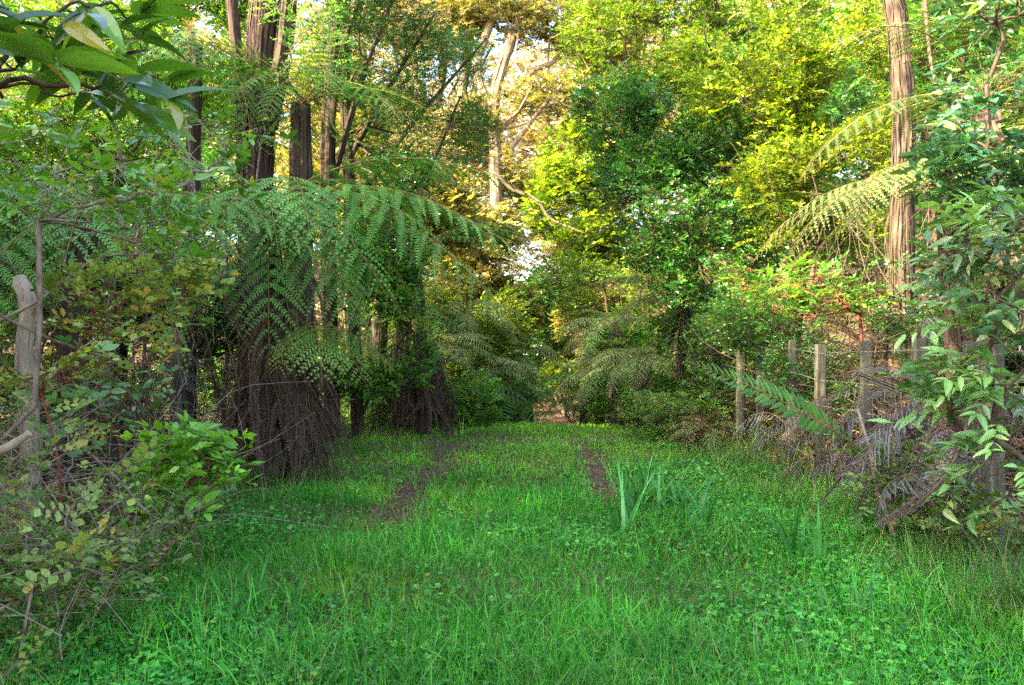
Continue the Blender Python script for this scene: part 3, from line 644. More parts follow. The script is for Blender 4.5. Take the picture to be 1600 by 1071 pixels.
def crown_on(root, base, c, crown):
    lobes, cnt, spr, mats, kw = crown
    pts, ow = in_lobes(lobes, int(cnt * 2.2), .3, kw.get('thr', -.15), kw.get('ns', 1.6))
    mb = MB(); H = pts[rng.choice(len(pts), min(kw.get('hubs', 40), len(pts)), replace=False)]
    start = c[int(len(c) * kw.get('at', .85))]
    nodes = skeleton(mb, start, H, kw.get('rtip', .004), .42, .09); mb.build('branches', [mats[0]], root, base, smooth=True)
    leaf = MB(); A = euler_m(U(0, 6.28, len(pts)), np.radians(U(-20, 40, len(pts))), rng.normal(0, .4, len(pts))); s = U(.8, 1.25, len(pts)); wch = rng.integers(0, len(spr), len(pts))
    for k, t in enumerate(spr): q = wch == k; leaf.stamp(t, scl(A[q], s[q]), pts[q])
    leaf.build('crown', mats, root, base)
SPs = sprigs(4, .16, 9, LO, .035, tr=.0015)         # small leaves
SPm = sprigs(4, .22, 10, LO, .06, tr=.002)          # medium
SPk = sprigs(4, .42, 22, leaf_lo(.2, .02), .10, yaw=45, tr=.004) # fine, far kanuka
SPf = sprigs(4, .34, 12, LOW, .10, tr=.003)         # far
SPff = sprigs(4, .6, 14, LOW, .16, tr=.005)
SPfff = sprigs(3, .9, 14, LOW, .26, tr=.006)
ptree('peeling_bark_tree', 'thick leaning tree with peeling reddish bark at upper left', [(395, 690, 8.9), (400, 330, 8.9), (408, 120, 8.9), (432, -160, 8.9), (440, -420, 8.9)], (.17, .165, .165, .15), 'shagbark', 1500, 40,
      limbs=[([(420, 200, 8.8), (445, 60, 8.7), (462, -120, 8.6)], (.10, .07)), ([(385, 300, 9), (372, 100, 9), (350, -100, 9.1)], (.08, .05))],
      crown=([(P(380, -330, 8.9), (1.6, 1.6, 1.0)), (P(560, -300, 8.7), (1.4, 1.6, .8))], 1400, SPm, [M['twig'], M['leafM']], dict(at=.8)))
ptree('slender_tree', 'dark slender tree with mossy trunk behind the tree ferns', [(520, 640, 10), (512, 300, 10), (520, 100, 10), (548, -150, 10)], (.09, .08, .05), 'darkbark', 200, 16,
      limbs=[([(515, 300, 10), (570, 110, 10), (640, -60, 10.2)], (.045, .02)), ([(512, 230, 10), (540, 60, 9.8), (600, -70, 9.6)], (.04, .02))],
      crown=([(P(600, 90, 10.2), (.95, .9, .8)), (P(540, 10, 9.8), (.8, .8, .6))], 900, SPs, [M['twig'], M['leafD']], dict(at=.6, hubs=60, thr=-.05, ns=3)))
ptree('slender_tree', 'dark slender tree whose branches spread right over the track edge', [(560, 640, 10.6), (548, 350, 10.6), (540, 150, 10.6), (530, -140, 10.6)], (.08, .07, .05), 'darkbark', 200, 16,
      limbs=[([(545, 330, 10.6), (640, 200, 10.7), (760, 60, 11)], (.04, .015)), ([(545, 250, 10.6), (600, 150, 10.5), (680, 20, 10.4)], (.04, .015)), ([(545, 380, 10.6), (660, 280, 10.6), (720, 150, 10.6)], (.03, .012))],
      crown=([(P(680, 110, 10.9), (.75, .8, .8)), (P(620, 250, 10.6), (.95, .8, .65)), (P(735, 200, 11), (.35, .6, .5))], 1500, SPs, [M['twig'], M['leafD']], dict(at=.55, hubs=80, thr=-.1, ns=3)))
ptree('pale_trunk_tree', 'sunlit tree with pale flaking bark behind the right fence', [(1412, 560, 8.6), (1408, 400, 8.6), (1412, 200, 8.6), (1405, 60, 8.6), (1388, -60, 8.6), (1372, -260, 8.6)], (.15, .11, .10, .09, .08), 'flake', 500, 34,
      crown=([(P(1500, -330, 8.8), (1.3, 1.5, .8))], 500, SPm, [M['twig'], M['leafM']], dict(at=.9)))
ptree('brown_trunk_tree', 'dark reddish tree leaning behind the pale flaking trunk at right', [(1470, 560, 9.6), (1465, 330, 9.6), (1452, 120, 9.6), (1458, -120, 9.6)], (.11, .10, .09), 'darkbark', 300, 24,
      limbs=[([(1462, 260, 9.6), (1500, 120, 9.5), (1520, -60, 9.4)], (.05, .03))],
      crown=([(P(1500, -40, 9.4), (.9, .9, .8)), (P(1450, 100, 9.2), (.5, .5, .7))], 260, SPm, [M['twig'], M['leafM']], dict(at=.8, hubs=40)))
for i, (a, lab) in enumerate(((((40, 900, 4.3), (48, 700, 4.3), (38, 560, 4.3), (46, 480, 4.3), (30, 432, 4.3)), ''),)):
    pts = np.array([P(*q) for q in a]); pts[0][2] = G(pts[0][0], 4.3) - .08; mb = MB(); fibrous(mb, curve(pts, 30), np.interp(np.linspace(0, 1, 30), [0, .6, .93, 1], [.055, .042, .045, .03]), 14, .08, 30)
    tube(mb, curve([P(44, 500, 4.3), P(60, 470, 4.25), P(72, 455, 4.2)], 5), np.linspace(.02, .008, 5), 6)
    tag(mb.build('dead_sapling', [M['palebark']], None, gz(pts[0][0], 4.3)), 'crooked weathered broken off dead sapling standing at the left edge', 'dead tree')
# far kanuka trees, pale and sunlit, in the gap above the track
kan = [('tall crooked pale tree forked like a lyre against the sky gap', [(770, 560, 24), (775, 300, 24), (772, 160, 24), (800, 60, 24), (850, -80, 24)], (.22, .17, .15, .12),
        [([(772, 190, 24), (745, 110, 24), (765, 40, 24), (800, -60, 24)], (.16, .09)), ([(790, 150, 24), (835, 110, 24.3), (870, 90, 24.5), (890, 10, 24.6)], (.1, .05)), ([(778, 260, 24), (830, 190, 23.8), (880, 130, 23.6)], (.09, .04))]),
       ('thin straight pale tree left of the forked tree in the sky gap', [(700, 560, 25), (712, 250, 25), (735, 50, 25), (742, -120, 25)], (.17, .13, .1), [([(715, 220, 25), (740, 130, 25), (770, 70, 25)], (.07, .03))]),
       ('pale thin tree standing right of the forked tree', [(960, 560, 27), (945, 330, 27), (915, 120, 27), (890, -80, 27)], (.16, .12, .08), [([(893, 300, 27), (860, 200, 27), (840, 120, 27)], (.07, .03)), ([(898, 250, 27), (930, 150, 27), (960, 60, 27)], (.07, .03))]),
       ('pale leaning tree behind the left branches over the track', [(640, 560, 26), (655, 300, 26), (690, 120, 26), (720, -100, 26)], (.2, .16, .12), [([(660, 280, 26), (630, 160, 26), (610, 40, 26)], (.08, .04))])]
kcr = [([(P(870, 40, 24.5), (1.9, 1.5, 1.0)), (P(745, 10, 24), (1.3, 1.3, .6)), (P(860, 150, 24), (1.5, 1.2, .6)), (P(870, 250, 24), (1.8, 1.3, .8)), (P(730, 200, 24), (.9, 1.3, .9))], 1300),
       ([(P(700, 40, 25), (1.2, 1.2, 1.2)), (P(690, 230, 25), (1.6, 1.4, 1.2))], 700), ([(P(940, 60, 27), (1.8, 1.4, 1.2)), (P(910, 170, 27), (1.2, 1.2, .5)), (P(830, 290, 27), (1.6, 1.2, .8))], 800),
       ([(P(620, 30, 26), (2.2, 1.6, 1.6)), (P(600, 200, 26), (1.6, 1.6, 1.2))], 900)]
for i_, ((lab, pp, rd, lm), (lb, cnt)) in enumerate(zip(kan, kcr)):
    ptree('kanuka_tree', lab, pp, rd, 'kanbark', 160, 14, limbs=lm, n=24, crown=(lb, cnt, SPk, [M['kanbark'], M['leafT'] if i_ % 2 else M['leafO']], dict(at=.4, hubs=80, thr=-.12, ns=1.1, rtip=.012)), rough=.06)

# ---------------------------------------------------------------- shrubs
SH = lambda *a, **k: shrub(*a, **k)
# right wall
SH('glossy_shrub', 'dark glossy leaved shrub overhanging the right side of the track above the ferns', 'shrub', gz(3.1, 11.2),
   [lobe(1075, 330, 10.8, 130, 110, .9), lobe(1010, 230, 11.2, 90, 90, .8), lobe(1120, 430, 10.6, 80, 60, .7), lobe(1150, 260, 10.8, 90, 90, .8), lobe(960, 180, 11.5, 60, 90, .6)],
   2400, SPm, [M['darkbark'], M['leafD']], hubs=140, rtip=.006, thr=-.08, ns=2.6)
SH('tall_shrub', 'tall bright yellow green shrub filling the upper right behind the glossy one', 'shrub', gz(3.9, 12.8),
   [lobe(1180, 60, 12.2, 150, 150, 1.0), lobe(1060, 80, 12.6, 120, 130, 1.0), lobe(960, 60, 13, 80, 120, .9), lobe(1250, 180, 11.5, 120, 110, .9), lobe(1120, 190, 12.4, 120, 90, .8)],
   3300, SPm, [M['darkbark'], M['leafY2']], hubs=170, rtip=.008, thr=0.08, ns=2.4)
SH('bright_shrub', 'sunlit lime green shrub between the glossy shrub and the pale flaking trunk', 'shrub', gz(4.3, 10.0),
   [lobe(1290, 230, 9.8, 95, 110, .8), lobe(1220, 310, 9.9, 90, 80, .7), lobe(1330, 120, 9.8, 70, 110, .7), lobe(1180, 130, 10.2, 90, 110, .7), lobe(1330, 380, 9.6, 60, 50, .5)],
   2000, SPm, [M['twig'], M['leafY']], hubs=120, rtip=.005, thr=0.0, ns=2.8)
SH('added_shade_shrub', 'dark leaved shrub added to dim the bank low behind the middle posts of the right fence', 'shrub', gz(4.0, 8.4),
   [lobe(1200, 500, 8.8, 90, 60, .5), lobe(1260, 590, 8.2, 90, 60, .4), lobe(1130, 560, 10, 60, 80, .5)], 1500, SPs, [M['darkbark'], M['leafD']], hubs=90, rtip=.004, thr=-.02, ns=2.6)  # dark leaved shrubs added behind the fence to darken the bright bank
SH('added_shade_shrub', 'dark leaved shrub added to dim the bank behind the nearest posts of the right fence', 'shrub', gz(4.2, 6.8),
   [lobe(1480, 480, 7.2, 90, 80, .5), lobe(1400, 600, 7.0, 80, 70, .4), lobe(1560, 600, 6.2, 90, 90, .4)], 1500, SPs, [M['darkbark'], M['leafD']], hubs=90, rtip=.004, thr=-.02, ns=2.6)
SH('young_shrub', 'straggly bright leaved young shrub on the sunlit bank behind the right fence', 'shrub', gz(4.0, 8.8),
   [lobe(1270, 460, 8.6, 90, 50, .5), lobe(1200, 430, 8.8, 50, 70, .4), lobe(1340, 470, 8.6, 40, 40, .3)], 330, SPm, [M['twigred'], M['leafM']], hubs=50, rtip=.004, thr=.1)
SH('far_bright_shrub', 'lime yellow shrub glowing in the sun right of the sky gap', 'shrub', gz(1.9, 19.5),
   [lobe(905, 270, 19, 55, 75, 1.2), lobe(880, 330, 18.5, 50, 50, 1.0), lobe(940, 380, 18, 60, 50, 1.0)], 1500, SPf, [M['twig'], M['leafY']], hubs=50, rtip=.009)
SH('far_shrub', 'yellow green shrub right of the dark tunnel behind the dim ferns', 'shrub', gz(2.7, 17),
   [lobe(950, 470, 16.5, 80, 60, 1.0), lobe(990, 560, 15.5, 60, 60, .9), lobe(900, 440, 17, 50, 50, .8), lobe(1020, 460, 15, 60, 80, .8)], 1500, SPm, [M['twig'], M['leafY2']], hubs=80, rtip=.006, thr=-.05, ns=2.5)
SH('small_sunlit_bush', 'small golden green bush catching the sun over the far fence posts', 'bush', gz(1.75, 23),
   [lobe(890, 590, 22.5, 36, 26, .7), lobe(925, 615, 22, 32, 40, .6)], 620, SPf, [M['twig'], M['leafY']], hubs=30, rtip=.01)
SH('far_shrub', 'shrub with bare pale twigs at the right end of the bare earth', 'shrub', gz(2.6, 21.5),
   [lobe(955, 560, 21, 40, 70, 1.0), lobe(935, 500, 22, 60, 50, 1.0)], 800, SPf, [M['palebark'], M['leafO']], hubs=60, rtip=.01, thr=.0)
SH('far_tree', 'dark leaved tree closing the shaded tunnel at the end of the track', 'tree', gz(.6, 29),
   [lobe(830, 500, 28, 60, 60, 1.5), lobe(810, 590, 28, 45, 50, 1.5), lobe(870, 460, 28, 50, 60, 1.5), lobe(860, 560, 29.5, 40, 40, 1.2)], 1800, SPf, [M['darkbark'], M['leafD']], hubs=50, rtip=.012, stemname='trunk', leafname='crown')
# left middle
SH('bank_shrub', 'feathery bush with sunlit tone in its leaf colour spilling down to the left end of the track', 'bush', gz(-.9, 15.0),
   [lobe(720, 560, 14.2, 90, 70, .8), lobe(795, 570, 14.8, 40, 70, .6), lobe(660, 610, 13.4, 80, 45, .7), lobe(770, 500, 15, 50, 50, .6)], 2000, SPm, [M['twig'], M['leafY']], hubs=60, rtip=.004)  # bright leaf colour stands in for sun that is blocked here
SH('bank_shrub', 'loose bush of mixed green leaves filling the wires right of the far grass', 'bush', gz(2.5, 12.6),
   [lobe(1010, 590, 12.8, 70, 70, .6), lobe(965, 560, 14.5, 40, 70, .6), lobe(1075, 560, 12.0, 60, 80, .6)], 1500, SPm, [M['twig'], M['leafM']], hubs=60, rtip=.004, thr=-.1)
SH('far_bright_shrub', 'pale yellow sunlit shrub below the far trees left of the tunnel', 'shrub', gz(-1.9, 19),
   [lobe(740, 440, 18.5, 60, 60, 1.2), lobe(700, 500, 18, 60, 50, 1.0), lobe(790, 480, 19, 45, 60, 1.0), lobe(760, 360, 19.5, 50, 40, 1.0)], 1900, SPf, [M['palebark'], M['leafO']], hubs=70, rtip=.01, thr=-.1)
SH('mid_shrub', 'loose green shrub leaning over the left fern clumps', 'shrub', gz(-2.2, 14.2),
   [lobe(700, 560, 14, 70, 60, .8), lobe(650, 500, 13.6, 60, 60, .8), lobe(760, 560, 14.5, 50, 40, .8)], 1300, SPm, [M['twig'], M['leafY']], hubs=60)  # sunlit tone put into the leaf colour of this shaded shrub
SH('mid_shrub', 'fresh green shrub behind the large tree fern and left of the twisted trunk', 'shrub', gz(-2.1, 10.1),
   [lobe(590, 480, 9.8, 60, 80, .6), lobe(640, 560, 9.9, 50, 50, .5), lobe(600, 400, 9.9, 50, 60, .5), lobe(560, 580, 9.7, 40, 50, .4)], 900, SPm, [M['darkbark'], M['leafM']], hubs=60, thr=-.05)
SH('climbing_vine', 'bright small leaved vine climbing in front of the peeling bark trunk', 'vine', gz(-2.55, 8.45),
   [lobe(430, 90, 8.5, 45, 110, .25), lobe(480, 60, 8.6, 60, 90, .3), lobe(390, 200, 8.5, 50, 60, .25)], 330, SPs, [M['twiggrey'], M['leafG']], hubs=60, rtip=.0025, thr=-.1, shell=.1)
SH('screen_shrub', 'fine leaved shrub backlit in gold between the slender dark trees', 'shrub', gz(-3.2, 15.5),
   [lobe(600, 330, 15.5, 110, 90, 1.2), lobe(520, 250, 15, 70, 160, 1.0), lobe(690, 340, 15.8, 60, 60, 1.0)], 1900, SPf, [M['twig'], M['leafO']], hubs=60, thr=0)
SH('backing_shrub', 'dense shrub behind the tree ferns at far left', 'shrub', gz(-6.4, 10.5),
   [lobe(60, 260, 9.5, 120, 160, .9), lobe(200, 180, 10, 120, 160, .9), lobe(310, 110, 11, 110, 170, .9), lobe(120, 40, 10, 180, 140, .9), lobe(330, 0, 11, 120, 100, .8)], 3600, SPm, [M['twig'], M['leafM']], hubs=90, thr=-.12)
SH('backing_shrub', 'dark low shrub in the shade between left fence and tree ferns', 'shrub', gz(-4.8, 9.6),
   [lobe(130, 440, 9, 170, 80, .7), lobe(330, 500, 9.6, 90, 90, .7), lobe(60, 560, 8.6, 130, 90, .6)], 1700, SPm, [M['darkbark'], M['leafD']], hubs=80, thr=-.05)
# near left
LH = leaf_hi(.145, .05, .25); LHw = leaf_hi(.22, .05, .15)
SPB = sprigs(5, .22, 7, LH, .155, yaw=50, jit=18, tr=.003, pitch=4, bend=.2)
SH('broadleaf_shrub', 'large glossy broad leaved shrub reaching in from the top left corner', 'shrub', gz(-1.95, 1.35),
   [lobe(60, 100, 1.75, 90, 90, .25), lobe(170, 60, 1.8, 80, 45, .2), lobe(30, 20, 1.7, 100, 50, .25), lobe(240, 60, 1.9, 40, 40, .12), lobe(130, 150, 1.9, 60, 30, .15)],
   24, SPB, [M['twig'], M['leafB']], hubs=22, rtip=.0028, shell=.1, thr=-.6, scale=(.7, 1.0), pitch=(-35, 25))
SPV = sprigs(4, .16, 8, LHw, .062, yaw=55, opp=True, tr=.0016)
SH('leafy_shrub', 'light green small leaved shrub hanging across the pale tree fern at left', 'shrub', gz(-2.4, 3.6),
   [lobe(200, 330, 3.6, 110, 90, .4), lobe(90, 250, 3.4, 110, 90, .4), lobe(330, 230, 4.3, 80, 70, .35), lobe(60, 400, 3.5, 90, 60, .3)],
   115, SPV, [M['twiggrey'], M['leafB']], hubs=45, rtip=.0028, thr=.0, shell=.15)
LW = leaf_hi(.3, .03, .1, .5, .03); SPC = sprigs(5, .15, 8, LW, .046, yaw=60, tr=.0014)
SH('red_stemmed_shrub', 'wiry red stemmed shrub with small pale leaves in front of the left fence', 'shrub', gz(-2.2, 4.0),
   [lobe(150, 480, 4.0, 150, 60, .4), lobe(250, 520, 4.4, 90, 50, .35), lobe(60, 560, 3.8, 90, 60, .3), lobe(230, 430, 4.2, 90, 50, .3)],
   210, SPC, [M['twigred'], M['leafC']], hubs=70, rtip=.0014, thr=.05, shell=.1)
SH('tangled_shrub', 'pale leaved tangled shrub low in the bottom left corner', 'shrub', gz(-1.9, 2.8),
   [lobe(90, 800, 3.2, 110, 90, .35), lobe(60, 680, 3.6, 90, 60, .3), lobe(190, 860, 3.2, 80, 50, .2)], 120, SPC, [M['twiggrey'], M['leafC']], hubs=60, rtip=.0014, thr=.05, shell=.1)
SPG = sprigs(5, .2, 8, leaf_hi(.25, .04, .12), .085, yaw=60, opp=True, tr=.0022)
SH('green_sapling', 'fresh bright green sapling spreading beside the dry twigs at left', 'sapling', gz(-1.75, 4.45),
   [lobe(340, 775, 4.45, 65, 42, .2), lobe(310, 715, 4.5, 42, 36, .2), lobe(370, 840, 4.4, 50, 35, .16), lobe(400, 790, 4.4, 30, 26, .12)], 95, SPG, [M['twigred'], M['leafG']], hubs=36, rtip=.002, thr=-.1, shell=.1)
SH('green_sapling', 'few leaved green sapling growing through the wires left of the thick post', 'sapling', gz(-2.7, 5.6),
   [lobe(170, 640, 5.4, 80, 40, .25), lobe(200, 570, 5.2, 40, 30, .2)], 28, SPG, [M['twigred'], M['leafL']], hubs=20, rtip=.003, thr=-.4, shell=.1)
# near right
SPL = sprigs(5, .26, 10, leaf_hi(.17, .05, .3, .35), .11, yaw=52, opp=True, tr=.0028, pitch=0, bend=.3)
SH('lance_leaf_shrub', 'foreground shrub of long pointed pale green leaves at the right edge', 'shrub', gz(2.35, 3.1),
   [lobe(1590, 470, 3.2, 80, 100, .3), lobe(1560, 620, 3.3, 80, 60, .28), lobe(1500, 600, 3.5, 50, 50, .2), lobe(1620, 340, 3.2, 80, 60, .3), lobe(1590, 760, 3.2, 75, 70, .25), lobe(1530, 410, 3.4, 35, 50, .15)],
   170, SPL, [M['twig'], M['leafL']], hubs=60, rtip=.0028, shell=.15, thr=-.3, scale=(.55, .9))
SPR = sprigs(5, .2, 9, LHw, .085, yaw=52, opp=True, tr=.002, bend=.3)
SH('blue_green_shrub', 'dense blue green leaved shrub in the upper right corner', 'shrub', gz(3.2, 4.2),
   [lobe(1560, 200, 4.3, 80, 110, .45), lobe(1600, 80, 4.2, 90, 90, .4), lobe(1590, -20, 4.4, 100, 60, .35), lobe(1600, 300, 4.3, 70, 80, .4), lobe(1500, 270, 4.6, 40, 50, .25)],
   330, SPR, [M['twig'], M['leafBG']], hubs=60, rtip=.004, shell=.2, thr=-.2, scale=(.7, 1.1))
SH('small_plant', 'small leafy plant growing at the foot of the leaning stick on the right', 'plant', gz(2.2, 4.75),
   [lobe(1395, 790, 4.8, 35, 50, .18), lobe(1350, 850, 4.8, 40, 20, .12)], 22, SPG, [M['twigred'], M['leafL']], hubs=14, rtip=.0025, thr=-.5, shell=.1, scale=(.55, .8))
SH('creeping_shrub', 'small leaved creeper scrambling over the dead fronds by the big right post', 'shrub', gz(2.75, 4.5),
   [lobe(1440, 740, 4.7, 70, 60, .2), lobe(1490, 800, 4.5, 50, 50, .2)], 200, SPC, [M['twiggrey'], M['leafC']], hubs=50, rtip=.002, thr=-.1, shell=.1)

# ---------------------------------------------------------------- iris clumps, sedges
def clump(name, label, cat, x, y, n_, h, w, mat, bends=(.3, .8, 1.4, 2.0), spread_=.06, out=.25, bounds=None):
    mb = MB(); b = gz(x, y); T8 = [blade_tpl(q, 1, 8) for q in bends]
    for i in range(n_):
        a = U(0, 6.28); t = T8[int(rng.integers(0, len(T8)))]; hh = h * U(.6, 1.1); A = euler_m(np.array([a]), np.array([-U(0, out)]), np.array([U(-.2, .2)]))
        V = t[0].copy(); V[:, 1] *= np.minimum(1, .7 + 0 * V[:, 0]); V[:, 1] = V[:, 1] * w * U(.7, 1.2) / 1
        V[:, [0, 2]] *= hh; W = V @ A[0].T + b + [U(-1, 1) * spread_, U(-1, 1) * spread_, -.01]
        mb.add(W, t[1], 0, U(0, .9) if mat != 'sedge' else U(0, 1))
    return tag(mb.build(name, [M[mat]], None, b), label, cat)
clump('iris_clump', 'arching strap leaved plant nearest the right wheel rut', 'strap leaved plant', .75, 5.35, 14, .5, .02, 'blade', out=.45, bends=(.2, .6, 1.1))
clump('iris_clump', 'tall upright strap leaved clump right of the wheel rut', 'strap leaved plant', 1.05, 6.1, 60, .55, .019, 'blade', spread_=.2, out=.4)
clump('iris_clump', 'strap leaved clump with one broad upright blade in mid grass', 'strap leaved plant', 1.2, 5.3, 16, .58, .022, 'blade', bends=(.2, .5, 1.4), spread_=.1, out=.3)
clump('iris_clump', 'bluish strap leaved clump in front of the right fence', 'strap leaved plant', 1.66, 4.55, 30, .48, .018, 'blade', spread_=.11, out=.6)
clump('iris_clump', 'light green strap leaved shoots low in the right foreground', 'strap leaved plant', 1.5, 3.6, 14, .33, .013, 'blade', out=.3, spread_=.1)
clump('iris_clump', 'few broad blades standing in the bottom left foreground grass', 'strap leaved plant', -.95, 3.05, 6, .26, .011, 'grass', out=.3, spread_=.16)
clump('iris_clump', 'strap leaved shoots near the base of the sapling on the left', 'strap leaved plant', -1.25, 3.9, 9, .3, .006, 'blade', out=.3, spread_=.15)
clump('iris_clump', 'small tuft of blades at the far left end of the grass', 'strap leaved plant', -.72, 10.8, 9, .35, .012, 'grassY', out=.4)
clump('iris_clump', 'small tuft of blades in the right wheel rut', 'strap leaved plant', .72, 8.6, 7, .22, .01, 'grass', out=.3)
clump('iris_clump', 'small yellowish tuft right of the far wheel rut', 'strap leaved plant', 1.02, 7.6, 8, .24, .01, 'grassY', out=.3)
clump('sedge_tussock', 'arching sedge tussock below the round fence post', 'sedge', 2.35, 7.9, 240, .75, .004, 'sedge', bends=(.8, 1.3, 1.9, 2.4), spread_=.16, out=.5)
clump('sedge_tussock', 'wiry sedge tussock in the bottom right corner', 'sedge', 2.25, 3.45, 260, .55, .0035, 'sedge', bends=(.8, 1.4, 2.0, 2.5), spread_=.12, out=.6)
clump('sedge_tussock', 'pale sedge tussock at the foot of the big right fence post', 'sedge', 2.45, 4.2, 140, .4, .003, 'sedge', bends=(.8, 1.4, 2.0, 2.5), spread_=.18, out=.6)

# ---------------------------------------------------------------- dry twigs, sticks, vines, stones
tw = MB()
def twigs(n, box, L=(.3, 1.0), r=(.002, .006), up=(-.3, .6)):
    for _ in range(n):
        a = np.array([U(*box[0]), U(*box[1]), 0]); a[2] = G(a[0], a[1]) + U(*box[2]); yw = U(0, 6.28); pt = U(*up); l = U(*L)
        d = np.array([math.cos(yw) * math.cos(pt), math.sin(yw) * math.cos(pt), math.sin(pt)]); b = a + d * l + rng.normal(0, .05, 3); m_ = a + d * l * .5 + rng.normal(0, .09 * l, 3)
        b[2] = max(b[2], G(b[0], b[1])); r0 = U(*r); tube(tw, curve([a, m_, b], 6), np.linspace(r0, r0 * .4, 6), 4, int(a[0] > 2.8), cap=False)  # right bank twigs take the darker material in place of shade
        if U(0, 1) < .6:
            c = m_ + rng.normal(0, .22 * l, 3); tube(tw, curve([m_, (m_ + c) / 2 + rng.normal(0, .02, 3), c], 4), np.linspace(r0 * .7, r0 * .3, 4), 3, int(a[0] > 2.8), cap=False)
twigs(190, ((-3.4, -2.0), (3.6, 6.2), (.0, .75)), r=(.0015, .006)); twigs(150, ((-2.6, -1.55), (2.7, 4.2), (0, .5)), (.2, .7), (.0015, .0035), (-.2, 1.2))
twigs(300, ((-5.5, -2.6), (6.5, 11), (0, 2.2)), (.6, 1.8), (.003, .009), (.2, 1.5)); twigs(380, ((2.7, 4.4), (4.2, 9.5), (0, 1.3)), (.3, 1.0), (.002, .006)); twigs(160, ((3.2, 5), (8, 11.5), (0, 2.4)), (.6, 1.8), (.003, .009), (.3, 1.5))
tag(tw.build('dry_twigs', [M['twiggrey'], M['twig']]), 'tangle of dry bare twigs among the undergrowth on both sides', 'dry twigs', kind='stuff')
def stick(name, label, cat, pts, r, mat='twiggrey', n_=16):
    mb = MB(); c = curve([P(*q) for q in pts], n_); tube(mb, c, np.linspace(r[0], r[1], n_), 8, 0, rough=.06); return tag(mb.build(name, [M[mat]], None, c[0], smooth=True), label, cat)
stick('dead_branch', 'long bare branch sweeping up from the dead stem over the red stemmed shrub', 'branch', [(-20, 510, 3.6), (60, 470, 3.7), (150, 405, 3.9), (230, 398, 4.0), (330, 384, 4.2)], (.009, .003))
stick('dead_branch', 'bare hooked twig hanging left of the large tree fern', 'branch', [(185, 365, 3.9), (215, 420, 3.95), (260, 462, 4.0), (300, 465, 4.05), (335, 450, 4.1)], (.006, .003))
stick('dead_branch', 'straight grey stick crossing the left wires diagonally', 'branch', [(-10, 488, 3.5), (80, 530, 3.7), (180, 565, 4.0)], (.008, .005))
stick('dead_branch', 'thin stick rising to the right across the left wires', 'branch', [(80, 590, 3.7), (120, 550, 3.75), (165, 522, 3.8)], (.006, .004))
stick('dead_branch', 'pale broken branch stub at the left edge', 'branch', [(-15, 712, 3.0), (20, 695, 3.0), (46, 677, 3.0)], (.022, .012), 'palebark')
stick('dead_branch', 'forked dry stick arching over the twig tangle at left', 'branch', [(130, 700, 3.9), (190, 755, 3.9), (235, 805, 3.85), (280, 818, 3.8)], (.008, .004))
stick('leaning_stick', 'grey stick leaning against the dead fronds on the right fence', 'stick', [(1398, 838, 4.7), (1372, 770, 4.75), (1358, 700, 4.85), (1340, 640, 5.0)], (.017, .010))
stick('leaning_stick', 'brown thin stick slanting up from the grass to the right fence', 'stick', [(1280, 790, 5.3), (1310, 750, 5.3), (1345, 705, 5.3)], (.008, .006), 'twig')
stick('hanging_limb', 'thin curved liana stem hanging behind the right tree fern', 'liana', [(1440, -90, 8.2), (1450, 60, 8), (1462, 130, 7.8), (1480, 170, 7.6), (1510, 215, 7.4), (1530, 380, 7.2), (1525, 560, 7.0)], (.018, .012), 'twig')
stick('fallen_limb', 'pale fallen limb sloping across the sky gap above the track', 'branch', [(770, 268, 15.5), (800, 296, 15.5), (838, 312, 15.5), (860, 342, 15.5), (905, 362, 15.5)], (.035, .022), 'kanbark')
q = MB(); a, b = P(1345, 582, 5.6), P(1415, 608, 5.2)
for k in range(4): o_ = np.array([0, .015 * k, -.012 * k]); tube(q, np.array([a, (a + b) / 2, b]) + o_ + rng.normal(0, .004, 3), .009, 6)
tag(q.build('broken_batten', [M['post']], None, a), 'splintered grey fence batten lying slanted behind the right wires', 'broken batten')
for i, (px, py, px2, py2, Y, r0) in enumerate(((105, 640, 90, 380, 8, .03), (135, 660, 120, 400, 8.4, .035), (150, 640, 100, 430, 7.6, .03), (165, 640, 190, 460, 8.2, .05), (215, 640, 245, 380, 8.8, .025), (345, 690, 350, 420, 9, .03))):
    mb = MB(); a = P(px, py, Y); a[2] = G(a[0], a[1]) - .05; b = P(px2, py2, Y); b[2] += .8; c = curve([a, (a + b) / 2 + rng.normal(0, .08, 3), b], 12); tube(mb, c, np.linspace(r0, r0 * .5, 12), 8, rough=.08)
    tag(mb.build('bare_sapling', [M['twiggrey']], None, gz(a[0], a[1])), ['leftmost thin bare grey sapling behind the left fence', 'second bare grey sapling from the left behind the left fence', 'steeply slanting bare sapling behind the crooked dead sapling', 'thickest bare grey sapling in the shade behind the left fence', 'thin bare sapling leaning right above the left fence wires', 'upright bare sapling behind the thick left fence post'][i], 'sapling')
for i, (x, y, s, lab) in enumerate(((-1.83, 3.0, .05, 'pale lump of stone in the bottom left corner'), (-1.26, 2.93, .03, 'small pale stone at the bottom edge left of centre'))):
    mb = MB(); k = 9; V = []; Fc = []
    for a in range(7):
        for c in range(k):
            t_, p_ = math.pi * a / 6, 2 * math.pi * c / k; rr = s * U(.8, 1.15); V.append((x + rr * 1.3 * math.sin(t_) * math.cos(p_), y + rr * math.sin(t_) * math.sin(p_), G(x, y) + s * .4 + rr * .8 * math.cos(t_)))
    for a in range(6):
        for c in range(k): Fc.append((a * k + c, a * k + (c + 1) % k, (a + 1) * k + (c + 1) % k, (a + 1) * k + c))
    mb.add(V, Fc); tag(mb.build('stone', [M['palebark']], None, gz(x, y), smooth=True), lab, 'stone')

